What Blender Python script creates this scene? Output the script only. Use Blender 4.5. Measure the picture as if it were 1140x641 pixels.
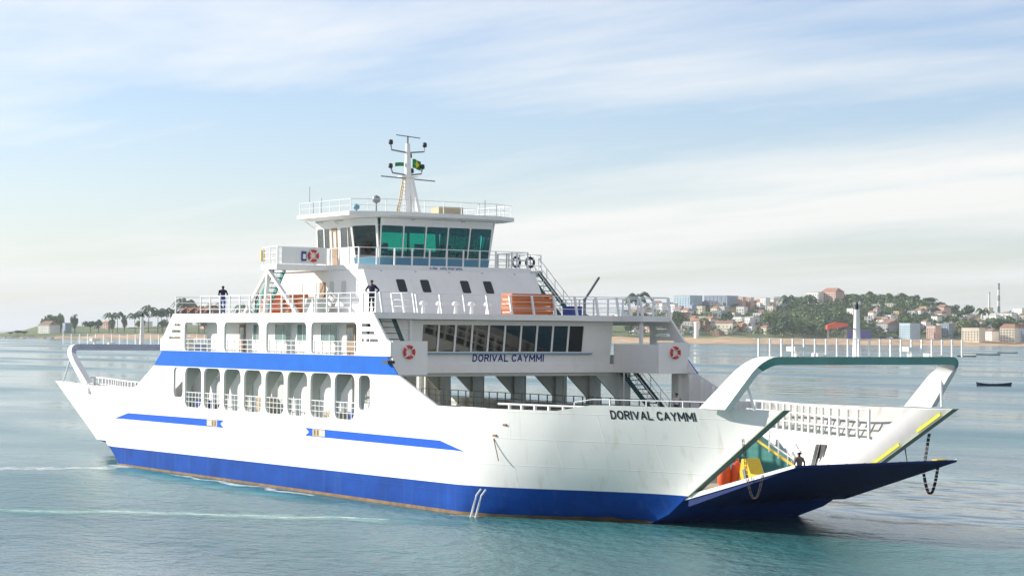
import bpy, bmesh, math, random
from mathutils import Vector, Matrix, geometry, noise
R = math.radians
for o in list(bpy.data.objects): bpy.data.objects.remove(o)
scene = bpy.context.scene
C = scene.collection
random.seed(7)

# ------------------------------------------------------------------ camera
W, H = 1140, 641                      # pixel grid of the photograph
F = 2325.06                           # focal length in those pixels
CAM = Vector((113.560, -67.558, 9.298))
YAW, PITCH, ROLL = 2.55696, 0.02185, 0.00802
fw = Vector((math.cos(PITCH)*math.cos(YAW), math.cos(PITCH)*math.sin(YAW), math.sin(PITCH)))
rt0 = fw.cross(Vector((0, 0, 1))).normalized(); up0 = rt0.cross(fw)
rt = rt0*math.cos(ROLL) + up0*math.sin(ROLL)
upv = -rt0*math.sin(ROLL) + up0*math.cos(ROLL)
cd = bpy.data.cameras.new('camera'); cam = bpy.data.objects.new('camera', cd); C.objects.link(cam)
cd.sensor_width = 36; cd.lens = F/W*36; cd.clip_start = .5; cd.clip_end = 60000
m3 = Matrix((rt, upv, -fw)).transposed()
cam.matrix_world = Matrix.Translation(CAM) @ m3.to_4x4()
scene.camera = cam

def project(p):
    d = Vector(p) - CAM; z = d.dot(fw)
    return W/2 + F*d.dot(rt)/z, H/2 - F*d.dot(upv)/z

# ------------------------------------------------------------------ sky, sun, exposure
SUN_EL = R(21.5); SUN_A = R(48)         # angle aft of the ship's beam
to_sun = Vector((-math.sin(SUN_A)*math.cos(SUN_EL), -math.cos(SUN_A)*math.cos(SUN_EL), math.sin(SUN_EL)))
sl = bpy.data.lights.new('sun', 'SUN'); sl.energy = 4.9; sl.angle = R(.6); sl.color = (1, .95, .86)
so = bpy.data.objects.new('sun', sl); C.objects.link(so)
so.rotation_euler = to_sun.to_track_quat('Z', 'Y').to_euler(); so.location = (0, 0, 120)

world = bpy.data.worlds.new('World'); scene.world = world; world.use_nodes = True
wn, wl = world.node_tree.nodes, world.node_tree.links
wn.clear()
def N(nodes, t, **kw):
    n = nodes.new(t)
    for k, v in kw.items(): setattr(n, k, v)
    return n
wout = N(wn, 'ShaderNodeOutputWorld'); wbg = N(wn, 'ShaderNodeBackground')
sky = N(wn, 'ShaderNodeTexSky', sky_type='NISHITA', sun_disc=False)
sky.sun_elevation = SUN_EL; sky.sun_rotation = math.atan2(to_sun.x, to_sun.y)
sky.air_density = 1.0; sky.dust_density = .3; sky.ozone_density = 1.2; sky.altitude = 0
tc = N(wn, 'ShaderNodeTexCoord')
sep = N(wn, 'ShaderNodeSeparateXYZ'); wl.new(tc.outputs['Generated'], sep.inputs[0])
def wmath(op, a, b=None, clamp=False):
    n = N(wn, 'ShaderNodeMath', operation=op, use_clamp=clamp)
    for i, v in enumerate((a, b)):
        if v is None: continue
        if isinstance(v, (int, float)): n.inputs[i].default_value = v
        else: wl.new(v, n.inputs[i])
    return n.outputs[0]
# thin high cloud on a plane overhead: direction / (height + offset)
zc = wmath('ADD', wmath('MAXIMUM', sep.outputs['Z'], 0.0), .045)
cx = wmath('DIVIDE', sep.outputs['X'], zc); cy = wmath('DIVIDE', sep.outputs['Y'], zc)
comb = N(wn, 'ShaderNodeCombineXYZ'); wl.new(cx, comb.inputs[0]); wl.new(cy, comb.inputs[1])
mp = N(wn, 'ShaderNodeMapping'); wl.new(comb.outputs[0], mp.inputs[0])
mp.inputs['Rotation'].default_value = (0, 0, R(-20)); mp.inputs['Location'].default_value = (3.1, 1.7, 0)
mp.inputs['Scale'].default_value = (.16, .42, 1)
n1 = N(wn, 'ShaderNodeTexNoise'); wl.new(mp.outputs[0], n1.inputs['Vector'])
n1.inputs['Scale'].default_value = 1.0; n1.inputs['Detail'].default_value = 10; n1.inputs['Roughness'].default_value = .58
n1.inputs['Distortion'].default_value = .25
rc = N(wn, 'ShaderNodeValToRGB'); wl.new(n1.outputs['Fac'], rc.inputs[0])
rc.color_ramp.elements[0].position = .40; rc.color_ramp.elements[0].color = (0, 0, 0, 1)
rc.color_ramp.elements[1].position = .60; rc.color_ramp.elements[1].color = (1, 1, 1, 1)
cloud = wmath('MULTIPLY', rc.outputs[0], .84)
# both the thin cloud and the pale air are brighter towards the sun, dimmer away from it
dt = N(wn, 'ShaderNodeVectorMath', operation='DOT_PRODUCT'); wl.new(tc.outputs['Generated'], dt.inputs[0]); dt.inputs[1].default_value = tuple(to_sun)
glow = wmath('ADD', wmath('MULTIPLY', dt.outputs['Value'], .14), .98)
def scaled(col):
    v = N(wn, 'ShaderNodeVectorMath', operation='SCALE'); v.inputs[0].default_value = col; wl.new(glow, v.inputs['Scale']); return v.outputs[0]
# pale air towards the horizon, all the way round
hz = wmath('POWER', wmath('SUBTRACT', 1.0, wmath('MAXIMUM', sep.outputs['Z'], 0.0), True), 20.0)
tn = N(wn, 'ShaderNodeVectorMath', operation='MULTIPLY'); wl.new(sky.outputs[0], tn.inputs[0]); tn.inputs[1].default_value = (.98, 1.0, 1.2)
mixc = N(wn, 'ShaderNodeMix', data_type='RGBA'); wl.new(cloud, mixc.inputs[0])
wl.new(tn.outputs[0], mixc.inputs[6]); wl.new(scaled((7.6, 7.4, 7.05)), mixc.inputs[7])
mixh = N(wn, 'ShaderNodeMix', data_type='RGBA'); wl.new(wmath('MULTIPLY', hz, .85), mixh.inputs[0])
wl.new(mixc.outputs[2], mixh.inputs[6]); wl.new(scaled((4.85, 5.3, 5.65)), mixh.inputs[7])
wl.new(mixh.outputs[2], wbg.inputs[0]); wbg.inputs[1].default_value = .11
wl.new(wbg.outputs[0], wout.inputs[0])

vs = scene.view_settings
scene.display_settings.display_device = 'sRGB'
vs.view_transform = 'Standard'; vs.look = 'None'; vs.exposure = .40; vs.gamma = 1; vs.use_curve_mapping = False
scene.render.engine = 'CYCLES'
scene.cycles.max_bounces = 6; scene.cycles.transparent_max_bounces = 12
scene.cycles.use_denoising = True
scene.render.resolution_x = 1024; scene.render.resolution_y = 575

# ------------------------------------------------------------------ materials
MATS = {}
def mat(name, col, rough=.5, var=.06, scale=3.0, bump=0.0, metal=0.0, streak=None, spec=.5, coat=0):
    m = bpy.data.materials.new(name); m.use_nodes = True
    nt = m.node_tree; b = nt.nodes['Principled BSDF']; L = nt.links
    b.inputs['Roughness'].default_value = rough; b.inputs['Metallic'].default_value = metal
    b.inputs['Specular IOR Level'].default_value = spec
    if coat: b.inputs['Coat Weight'].default_value = coat
    tcn = N(nt.nodes, 'ShaderNodeTexCoord')
    nz = N(nt.nodes, 'ShaderNodeTexNoise'); L.new(tcn.outputs['Object'], nz.inputs['Vector'])
    nz.inputs['Scale'].default_value = scale; nz.inputs['Detail'].default_value = 6; nz.inputs['Roughness'].default_value = .6
    rp = N(nt.nodes, 'ShaderNodeValToRGB'); L.new(nz.outputs['Fac'], rp.inputs[0])
    c = Vector(col)
    rp.color_ramp.elements[0].position = .3; rp.color_ramp.elements[1].position = .7
    rp.color_ramp.elements[0].color = (*(c*(1-var)), 1); rp.color_ramp.elements[1].color = (*[min(1, x) for x in c*(1+var)], 1)
    out = rp.outputs[0]
    if streak:                                        # vertical run marks: rust and grime
        mpn = N(nt.nodes, 'ShaderNodeMapping'); L.new(tcn.outputs['Object'], mpn.inputs[0])
        mpn.inputs['Scale'].default_value = (1.6, 1.6, .10)
        n2 = N(nt.nodes, 'ShaderNodeTexNoise'); L.new(mpn.outputs[0], n2.inputs['Vector'])
        n2.inputs['Scale'].default_value = 1.3; n2.inputs['Detail'].default_value = 7
        r2 = N(nt.nodes, 'ShaderNodeValToRGB'); L.new(n2.outputs['Fac'], r2.inputs[0])
        r2.color_ramp.elements[0].position = .56; r2.color_ramp.elements[0].color = (0, 0, 0, 1)
        r2.color_ramp.elements[1].position = .85; r2.color_ramp.elements[1].color = (1, 1, 1, 1)
        ml = N(nt.nodes, 'ShaderNodeMath', operation='MULTIPLY'); L.new(r2.outputs[0], ml.inputs[0]); ml.inputs[1].default_value = streak[1]
        mx = N(nt.nodes, 'ShaderNodeMix', data_type='RGBA'); L.new(ml.outputs[0], mx.inputs[0])
        L.new(out, mx.inputs[6]); mx.inputs[7].default_value = (*streak[0], 1); out = mx.outputs[2]
    L.new(out, b.inputs['Base Color'])
    if bump:
        bp = N(nt.nodes, 'ShaderNodeBump'); bp.inputs['Strength'].default_value = bump; bp.inputs['Distance'].default_value = .05
        n3 = N(nt.nodes, 'ShaderNodeTexNoise'); L.new(tcn.outputs['Object'], n3.inputs['Vector'])
        n3.inputs['Scale'].default_value = scale*.35; n3.inputs['Detail'].default_value = 3
        L.new(n3.outputs['Fac'], bp.inputs['Height']); L.new(bp.outputs[0], b.inputs['Normal'])
    MATS[name] = m; return m

mat('white', (.80, .79, .755), .6, .03, .8, .12, streak=((.55, .44, .30), .22), spec=.25)
mat('hull_white', (.80, .79, .755), .62, .03, .5, .35, streak=((.46, .35, .22), .45), spec=.25)
mat('white_rail', (.80, .80, .78), .4, .02, 2)
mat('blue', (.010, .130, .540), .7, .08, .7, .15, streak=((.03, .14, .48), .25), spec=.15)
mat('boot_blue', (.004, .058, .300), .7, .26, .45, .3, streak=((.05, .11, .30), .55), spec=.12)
mat('stripe_blue', (.010, .105, .54), .7, .06, 1, spec=.15)
mat('letter_black', (.012, .012, .016), .5, .05)
mat('letter_blue', (.008, .03, .22), .5, .05)
mat('teal', (.030, .200, .175), .45, .12, 1.2)
mat('beam_shade_grey', (.36, .40, .50), .6, .1, 1)  # bluish shade painted onto the white stern beam's forward face
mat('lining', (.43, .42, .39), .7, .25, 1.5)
mat('frame_olive', (.34, .40, .28), .55, .15, 1.2)
mat('beam_teal', (.09, .26, .23), .5, .15, .8)
mat('ramp_shaded_blue', (.004, .022, .125), .6, .2, .6, .3, streak=((.03, .035, .06), .4), spec=.2)  # hull blue darkened, shade of the ramp underside put into the colour
mat('teal_dark', (.012, .085, .085), .5, .15, 1.2)
mat('grey_col', (.46, .49, .46), .55, .08, 1.5)
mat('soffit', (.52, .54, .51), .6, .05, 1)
mat('deck', (.42, .37, .27), .75, .18, .8)
mat('deck_green', (.06, .17, .13), .7, .15, .8)
mat('gallery_floor', (.16, .22, .19), .7, .15, .8)
mat('panel_blue', (.11, .27, .38), .35, .04, 1)
mat('cabin_glass', (.15, .25, .24), .15, .3, .6)
mat('dark', (.02, .022, .024), .5, .1, 3)
mat('steel', (.22, .23, .24), .45, .1, 4, metal=.4)
mat('rust', (.22, .13, .055), .85, .35, 1.5)
mat('orange', (.62, .155, .025), .55, .10, 4)
mat('orange_red', (.72, .10, .02), .55, .12, 4)
mat('ring_red', (.62, .045, .025), .5, .08, 4)
mat('brown', (.20, .075, .04), .6, .2, 5)
mat('door_wood', (.30, .19, .11), .5, .12, 4)
mat('yellow', (.75, .52, .02), .5, .08, 3)
mat('yellow_green', (.60, .60, .04), .5, .08, 3)
mat('box_blue', (.02, .05, .26), .5, .08, 3)
mat('navy_cloth', (.012, .018, .055), .85, .12, 6)
mat('dark_cloth', (.03, .03, .035), .85, .15, 6)
mat('blue_cloth', (.05, .10, .38), .85, .12, 6)
mat('grey_cloth', (.16, .14, .12), .85, .12, 6)
mat('pale_cloth', (.62, .56, .54), .85, .06, 6)
mat('skin', (.30, .16, .10), .6, .06, 5)
mat('hair', (.015, .012, .010), .7, .1, 8)
mat('flag_green', (.01, .22, .06), .8, .08, 4)
mat('flag_yellow', (.70, .55, .02), .8, .05, 4)
mat('chain', (.035, .030, .028), .6, .2, 6, metal=.5)
mat('beige', (.48, .40, .26), .7, .1, 3)

def glass(name, tint, gloss=.06, through=.9):
    m = bpy.data.materials.new(name); m.use_nodes = True
    nt = m.node_tree; nt.nodes.clear(); L = nt.links
    o = N(nt.nodes, 'ShaderNodeOutputMaterial')
    tr = N(nt.nodes, 'ShaderNodeBsdfTransparent'); tr.inputs[0].default_value = (*tint, 1)
    gl = N(nt.nodes, 'ShaderNodeBsdfGlossy'); gl.inputs['Roughness'].default_value = gloss
    gl.inputs[0].default_value = (.9, .95, .95, 1)
    fr = N(nt.nodes, 'ShaderNodeFresnel'); fr.inputs[0].default_value = 1.5
    ad = N(nt.nodes, 'ShaderNodeMath', operation='ADD', use_clamp=True); ad.inputs[1].default_value = 1-through-.05
    L.new(fr.outputs[0], ad.inputs[0])
    mx = N(nt.nodes, 'ShaderNodeMixShader'); L.new(ad.outputs[0], mx.inputs[0]); L.new(tr.outputs[0], mx.inputs[1]); L.new(gl.outputs[0], mx.inputs[2])
    L.new(mx.outputs[0], o.inputs[0]); MATS[name] = m
def seams(name, sx, sz, strength):
    nt_ = MATS[name].node_tree; nd_ = nt_.nodes; L_ = nt_.links; b_ = nd_['Principled BSDF']
    tc_ = N(nd_, 'ShaderNodeTexCoord'); sp = N(nd_, 'ShaderNodeSeparateXYZ'); L_.new(tc_.outputs['Object'], sp.inputs[0])
    cb = N(nd_, 'ShaderNodeCombineXYZ'); L_.new(sp.outputs[0], cb.inputs[0]); L_.new(sp.outputs[2], cb.inputs[1])
    br = N(nd_, 'ShaderNodeTexBrick'); L_.new(cb.outputs[0], br.inputs['Vector']); br.inputs['Scale'].default_value = 1
    br.inputs['Brick Width'].default_value = sx; br.inputs['Row Height'].default_value = sz; br.inputs['Mortar Size'].default_value = .025; br.inputs['Mortar Smooth'].default_value = .6
    bu = N(nd_, 'ShaderNodeBump'); bu.inputs['Strength'].default_value = strength; bu.inputs['Distance'].default_value = .03; L_.new(br.outputs['Fac'], bu.inputs['Height'])
    old = b_.inputs['Normal'].links[0].from_socket if b_.inputs['Normal'].links else None
    if old: L_.new(old, bu.inputs['Normal'])
    L_.new(bu.outputs[0], b_.inputs['Normal'])
seams('hull_white', 5.2, 1.35, .35); seams('boot_blue', 5.2, 1.1, .3)
glass('glass_green', (.22, .76, .68)); glass('glass_dark', (.055, .065, .05), .03, .93); glass('glass_pale', (.42, .58, .52), .08, .8)

# ------------------------------------------------------------------ mesh helpers
def link(o, parent=None):
    C.objects.link(o)
    if parent is not None: o.parent = parent
    return o
def tag(o, label=None, cat=None, group=None, kind=None):
    for k, v in (('label', label), ('category', cat), ('group', group), ('kind', kind)):
        if v: o[k] = v
    return o
def empty(name, loc=(0, 0, 0), rz=0):
    o = bpy.data.objects.new(name, None); o.location = loc; o.rotation_euler.z = rz
    o.empty_display_size = .3
    return link(o)
class MB:
    def __init__(s): s.v = []; s.f = []
    def add(s, vs_, fs): n = len(s.v); s.v += [tuple(v) for v in vs_]; s.f += [tuple(i+n for i in f) for f in fs]; return s
    def box(s, x0, x1, y0, y1, z0, z1):
        return s.add([(x, y, z) for x in (x0, x1) for y in (y0, y1) for z in (z0, z1)],
                     [(0, 1, 3, 2), (4, 6, 7, 5), (0, 4, 5, 1), (2, 3, 7, 6), (0, 2, 6, 4), (1, 5, 7, 3)])
    def bar(s, p, q, w, h=None, up=(0, 0, 1)):
        p, q = Vector(p), Vector(q); h = h or w
        d = (q-p).normalized(); u = Vector(up)
        if abs(d.dot(u)) > .98: u = Vector((1, 0, 0))
        a = d.cross(u).normalized()*w/2; b = a.cross(d).normalized()*h/2
        return s.add([p-a-b, p+a-b, p+a+b, p-a+b, q-a-b, q+a-b, q+a+b, q-a+b],
                     [(3, 2, 1, 0), (4, 5, 6, 7), (0, 1, 5, 4), (1, 2, 6, 5), (2, 3, 7, 6), (3, 0, 4, 7)])
    def tube(s, pts, r, n=6, cap=True):
        pts = [Vector(p) for p in pts]; rings = []
        for i, p in enumerate(pts):
            d = (pts[min(i+1, len(pts)-1)] - pts[max(i-1, 0)]).normalized()
            u = Vector((0, 0, 1)) if abs(d.z) < .95 else Vector((1, 0, 0))
            a = d.cross(u).normalized(); b = a.cross(d)
            rr = r[i] if isinstance(r, (list, tuple)) else r
            rings.append([p + a*rr*math.cos(2*math.pi*k/n) + b*rr*math.sin(2*math.pi*k/n) for k in range(n)])
        vv = [v for g_ in rings for v in g_]; ff = []
        for i in range(len(pts)-1):
            for k in range(n): ff.append((i*n+k, i*n+(k+1) % n, (i+1)*n+(k+1) % n, (i+1)*n+k))
        if cap: ff.append(tuple(range(n-1, -1, -1))); ff.append(tuple((len(pts)-1)*n+k for k in range(n)))
        return s.add(vv, ff)
    def plate(s, outer, holes, fn, a, b):
        """flat plate: 2-D outline with holes, fn(u, v, w) -> 3-D, extruded from w=a to w=b"""
        loops = [outer] + holes
        tris = geometry.tessellate_polygon([[Vector((p[0], p[1], 0)) for p in l] for l in loops])
        flat = [p for l in loops for p in l]; n = len(flat)
        vv = [fn(p[0], p[1], a) for p in flat] + [fn(p[0], p[1], b) for p in flat]
        ff = [tuple(t) for t in tris] + [tuple(i+n for i in reversed(t)) for t in tris]
        k = 0
        for l in loops:
            m = len(l)
            for i in range(m): j = (i+1) % m; ff.append((k+i, k+j, k+j+n, k+i+n))
            k += m
        return s.add(vv, ff)
    def torus(s, R0, r, fn, n=20, m=8, seg=None):
        vv = []; ff = []
        for i in range(n):
            A = 2*math.pi*i/n
            for j in range(m):
                B_ = 2*math.pi*j/m; q = R0 + r*math.cos(B_)
                vv.append(fn(q*math.cos(A), q*math.sin(A), r*math.sin(B_)))
        for i in range(n):
            for j in range(m):
                ff.append((i*m+j, ((i+1) % n)*m+j, ((i+1) % n)*m+(j+1) % m, i*m+(j+1) % m))
        return s.add(vv, ff)
    def lathe(s, prof, c=(0, 0, 0), n=12):
        vv = []; ff = []; k = len(prof)
        for i in range(n):
            A = 2*math.pi*i/n
            for r, z in prof: vv.append((c[0]+r*math.cos(A), c[1]+r*math.sin(A), c[2]+z))
        for i in range(n):
            for j in range(k-1): a = i*k+j; b = ((i+1) % n)*k+j; ff.append((a, b, b+1, a+1))
        return s.add(vv, ff)
    def mesh(s, name, mats, smooth=False):
        me = bpy.data.meshes.new(name); me.from_pydata(s.v, [], s.f)
        bm = bmesh.new(); bm.from_mesh(me); bmesh.ops.remove_doubles(bm, verts=bm.verts, dist=1e-5)
        bmesh.ops.recalc_face_normals(bm, faces=bm.faces); bm.to_mesh(me); bm.free()
        for m in (mats if isinstance(mats, (list, tuple)) else [mats]): me.materials.append(MATS[m] if isinstance(m, str) else m)
        if smooth: me.polygons.foreach_set('use_smooth', [True]*len(me.polygons))
        me.update(); return me
    def build(s, name, mats, parent=None, smooth=False, bevel=0, loc=None):
        o = bpy.data.objects.new(name, s.mesh(name, mats, smooth)); link(o, parent)
        if loc: o.location = loc
        if smooth:
            md = o.modifiers.new('edge', 'EDGE_SPLIT'); md.split_angle = R(40)
        if bevel:
            md = o.modifiers.new('bevel', 'BEVEL'); md.width = bevel; md.segments = 2; md.limit_method = 'ANGLE'
        return o
def inst(me, name, parent, loc, rz=0, scale=None):
    o = bpy.data.objects.new(name, me); link(o, parent); o.location = loc; o.rotation_euler.z = rz
    if scale: o.scale = scale
    return o
def rrect(x0, x1, z0, z1, r, n=5):
    pts = []
    for cx_, cz_, a0 in ((x1-r, z1-r, 0), (x0+r, z1-r, 90), (x0+r, z0+r, 180), (x1-r, z0+r, 270)):
        for i in range(n+1):
            a = R(a0 + 90*i/n); pts.append((cx_+r*math.cos(a), cz_+r*math.sin(a)))
    return pts
def lerp(a, b, t): return a+(b-a)*t
def interp(x, xs, ys):
    if x <= xs[0]: return ys[0]
    for i in range(len(xs)-1):
        if x <= xs[i+1]: return lerp(ys[i], ys[i+1], (x-xs[i])/(xs[i+1]-xs[i]))
    return ys[-1]

# ================================================================== THE WATER
wm = bpy.data.materials.new('sea_water'); wm.use_nodes = True
nt = wm.node_tree; b = nt.nodes['Principled BSDF']; L = nt.links
b.inputs['Base Color'].default_value = (.035, .125, .120, 1)
b.inputs['Roughness'].default_value = .10; b.inputs['IOR'].default_value = 1.333
tcn = N(nt.nodes, 'ShaderNodeTexCoord')
def wnoise(scale, detail, stretch=(1, 1, 1), rot=0, rough=.55):
    mpn = N(nt.nodes, 'ShaderNodeMapping'); L.new(tcn.outputs['Object'], mpn.inputs[0])
    mpn.inputs['Scale'].default_value = stretch; mpn.inputs['Rotation'].default_value = (0, 0, rot)
    n = N(nt.nodes, 'ShaderNodeTexNoise'); L.new(mpn.outputs[0], n.inputs['Vector'])
    n.inputs['Scale'].default_value = scale; n.inputs['Detail'].default_value = detail; n.inputs['Roughness'].default_value = rough
    return n.outputs['Fac']
def smath(op, a, b_=None, clamp=False):
    n = N(nt.nodes, 'ShaderNodeMath', operation=op, use_clamp=clamp)
    for i, v in enumerate((a, b_)):
        if v is None: continue
        if isinstance(v, (int, float)): n.inputs[i].default_value = v
        else: L.new(v, n.inputs[i])
    return n.outputs[0]
wavelet = wnoise(1.25, 3, (1, 1.4, 1), R(75), .6)
swell = wnoise(.11, 2, (1, 1.7, 1), R(35))
chop = wnoise(.55, 4, (1, 1.5, 1), R(55))
rip = wnoise(2.2, 3, (1, 1.3, 1), R(20))
slick = wnoise(.012, 3, (.45, 1.3, 1), R(-33))
rs = N(nt.nodes, 'ShaderNodeValToRGB'); L.new(slick, rs.inputs[0])
rs.color_ramp.elements[0].position = .44; rs.color_ramp.elements[0].color = (.10, .10, .10, 1)
rs.color_ramp.elements[1].position = .58; rs.color_ramp.elements[1].color = (1, 1, 1, 1)
hgt = smath('ADD', smath('MULTIPLY', swell, .5), smath('MULTIPLY', smath('ADD', smath('ADD', smath('MULTIPLY', chop, .34), smath('MULTIPLY', wavelet, .20)), smath('MULTIPLY', rip, .10)), rs.outputs[0]))
patch = wnoise(.03, 4, (.5, 1.2, 1), R(-30))
rc_ = N(nt.nodes, 'ShaderNodeValToRGB'); L.new(patch, rc_.inputs[0])
rc_.color_ramp.elements[0].position = .38; rc_.color_ramp.elements[0].color = (.030, .125, .150, 1)
rc_.color_ramp.elements[1].position = .66; rc_.color_ramp.elements[1].color = (.065, .200, .195, 1)
L.new(rc_.outputs[0], b.inputs['Base Color'])
bp = N(nt.nodes, 'ShaderNodeBump'); bp.inputs['Strength'].default_value = .8; bp.inputs['Distance'].default_value = 1.0
L.new(hgt, bp.inputs['Height']); L.new(bp.outputs[0], b.inputs['Normal'])
mr = N(nt.nodes, 'ShaderNodeMapRange'); L.new(rs.outputs[0], mr.inputs[0]); mr.inputs['From Min'].default_value = .1; mr.inputs['To Min'].default_value = .05; mr.inputs['To Max'].default_value = .26; L.new(mr.outputs[0], b.inputs['Roughness'])
water = MB().add([(-15000, -15000, 0), (15000, -15000, 0), (15000, 15000, 0), (-15000, 15000, 0)], [(0, 1, 2, 3)]).build('sea', wm)
tag(water, kind='structure')

# ================================================================== THE FERRY
ferry = empty('ferry')
tag(ferry, 'large white and blue car ferry with open ramps and gantries at both ends', 'ferry')
B = 10.35
def smooth(u): return u*u*(3-2*u)
def g(u): return .9*smooth(u)+.1*u
def zboot(X): return interp(X, [-36, -22, 22, 35], [1.0, 1.25, 1.52, 1.6])
ENDS = {1: dict(xt=41.9, xb=34.7, yt=5.5, yb=5.2, lows=[(34.5, 5.15), (33.0, 5.0), (31.3, 4.8), (28, 4.4)]),
        -1: dict(xt=44.5, xb=36.6, yt=6.3, yb=5.95, lows=[(36.3, 5.9), (32.2, 5.7), (27.5, 5.4), (24, 5.0)])}
def ztop(X, e, sd=-1):
    if e > 0 and sd > 0: return interp(X, [22, 41.9], [5.5, 5.86])
    if e > 0: return interp(X, [22, 29.0, 31.0, 41.9], [5.5, 5.52, 5.86, 5.93])
    return interp(X, [22, 30, 44.5], [5.45, 5.30, 5.30])
def hull_pt(e, u, t, off=0.0, sd=-1):
    """point on the white shell at one end: u along, t from boot-top to rail; half breadth positive"""
    d = ENDS[e]
    Xt = lerp(22, d['xt'], u); Xb = lerp(22, d['xb'], u)
    zt = ztop(Xt, e, sd); zb = zboot(e*Xb)
    yt = B-(B-d['yt'])*g(u); yb = B-(B-d['yb'])*g(u)
    tt = t
    return Vector((e*lerp(Xt, Xt, 1) if False else e*lerp(Xb, Xt, tt), lerp(yb, yt, tt)-off, lerp(zb, zt, tt)))
# --- white shell
sh = MB(); NU, NT = 40, 10
for sd in (-1, 1):
    for e in (-1, 1):
        vv = []; ff = []
        for i in range(NU+1):
            for j in range(NT+1):
                p = hull_pt(e, i/NU, j/NT, 0, sd); vv.append((p.x, sd*p.y, p.z))
        for i in range(NU):
            for j in range(NT):
                a = i*(NT+1)+j; ff.append((a, a+1, a+NT+2, a+NT+1))
        sh.add(vv, ff)
    vv = []; ff = []
    for i in range(23):
        X = -22+2*i
        for j in range(4): vv.append((X, sd*B, lerp(zboot(X), 4.2, j/3)))
    for i in range(22):
        for j in range(3): a = i*4+j; ff.append((a, a+1, a+5, a+4))
    sh.add(vv, ff)
hull = sh.build('hull', 'hull_white', ferry, smooth=True)
# --- blue lower hull
lo = MB()
def low_rows(e, u):
    d = ENDS[e]; rows = []
    Xb = lerp(22, d['xb'], u); rows.append((e*Xb, B-(B-d['yb'])*g(u), zboot(e*Xb)))
    for (xe, ye), z in zip(d['lows'][1:], (.6, 0, -1.5)):
        X = lerp(22, xe, u); rows.append((e*X, B-.0-(B-ye)*g(u)-(.25 if z < 0 else 0), z))
    return rows
for sd in (-1, 1):
    for e in (-1, 1):
        vv = []; ff = []
        for i in range(NU+1):
            vv += [(p[0], sd*p[1], p[2]) for p in low_rows(e, i/NU)]
        for i in range(NU):
            for j in range(3): a = i*4+j; ff.append((a, a+1, a+5, a+4))
        lo.add(vv, ff)
    a_, b_ = low_rows(-1, 0), low_rows(1, 0)
    lo.add([(p[0], sd*p[1], p[2]) for p in a_]+[(p[0], sd*p[1], p[2]) for p in b_], [(j, j+1, j+5, j+4) for j in range(3)])
for e in (-1, 1):
    r = low_rows(e, 1); vv = [(p[0], sd*p[1], p[2]) for sd in (-1, 1) for p in r]
    lo.add(vv, [(j, j+1, j+5, j+4) for j in range(3)])
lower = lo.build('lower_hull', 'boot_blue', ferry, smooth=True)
# weed and rust line along the water
rl = MB()
for sd in (-1, 1):
    pts = []
    for e, rng in ((-1, range(NU, -1, -1)), (1, range(NU+1))):
        for i in rng:
            p = low_rows(e, i/NU); q0, q1 = Vector(p[2]), Vector(p[1])
            pts.append((q0, q1))
    for i in range(len(pts)-1):
        quad = []
        for k in (i, i+1):
            q0, q1 = pts[k]; n_ = .15+.07*noise.noise(Vector((q0.x*1.3, 3, 0)))+.05*noise.noise(Vector((q0.x*.3, 8, 0)))
            a = q0.lerp(q1, -.1); c_ = q0.lerp(q1, n_/.6)
            quad += [Vector((a.x, sd*(a.y+.012), a.z)), Vector((c_.x, sd*(c_.y+.012), c_.z))]
        rl.add(quad, [(0, 1, 3, 2)])
rl.build('waterline_band', 'rust', lower)

# --- side stripes on the hull (near and far), with a swallow-tail and a small badge
for sd in (-1, 1):
    for e in (-1, 1):
        st = MB(); yo = sd*(B+.012)
        if e > 0: out = [(6.05, 3.30), (22.7, 3.30), (20.6, 3.62), (6.05, 3.72), (5.45, 3.72), (5.85, 3.51), (5.45, 3.30)]
        else: out = [(-6.05, 3.30), (-5.45, 3.30), (-5.85, 3.51), (-5.45, 3.72), (-20.6, 3.62), (-22.7, 3.28)]
        if e > 0: out = [(5.45, 3.28), (22.7, 3.26), (20.4, 3.70), (5.45, 3.74), (5.9, 3.51)]
        else: out = [(-5.45, 3.28), (-5.9, 3.51), (-5.45, 3.74), (-20.4, 3.66), (-22.7, 3.22)]
        def fn(u, v, w, sd=sd):
            yy = B
            if abs(u) > 22: yy = B
            return (u, sd*(yy+w), v)
        st.plate(out, [], fn, -.01, .012)
        s_ = st.build('hull_stripe', 'stripe_blue', hull)
        bd = MB(); x0 = e*6.35
        bd.plate([(x0, 3.31), (x0+e*1.5, 3.31), (x0+e*1.5, 3.71), (x0, 3.71)], [], fn, .013, .018)
        bo = bd.build('badge', 'beige', hull)
        for k in range(4):
            xx = x0+e*(.18+k*.36)
            MB().plate([(xx, 3.36), (xx+e*.2, 3.36), (xx+e*.2, 3.66), (xx, 3.66)], [], fn, .019, .023).build('badge_mark', 'white' if k > 1 else 'rust', hull)

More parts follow.
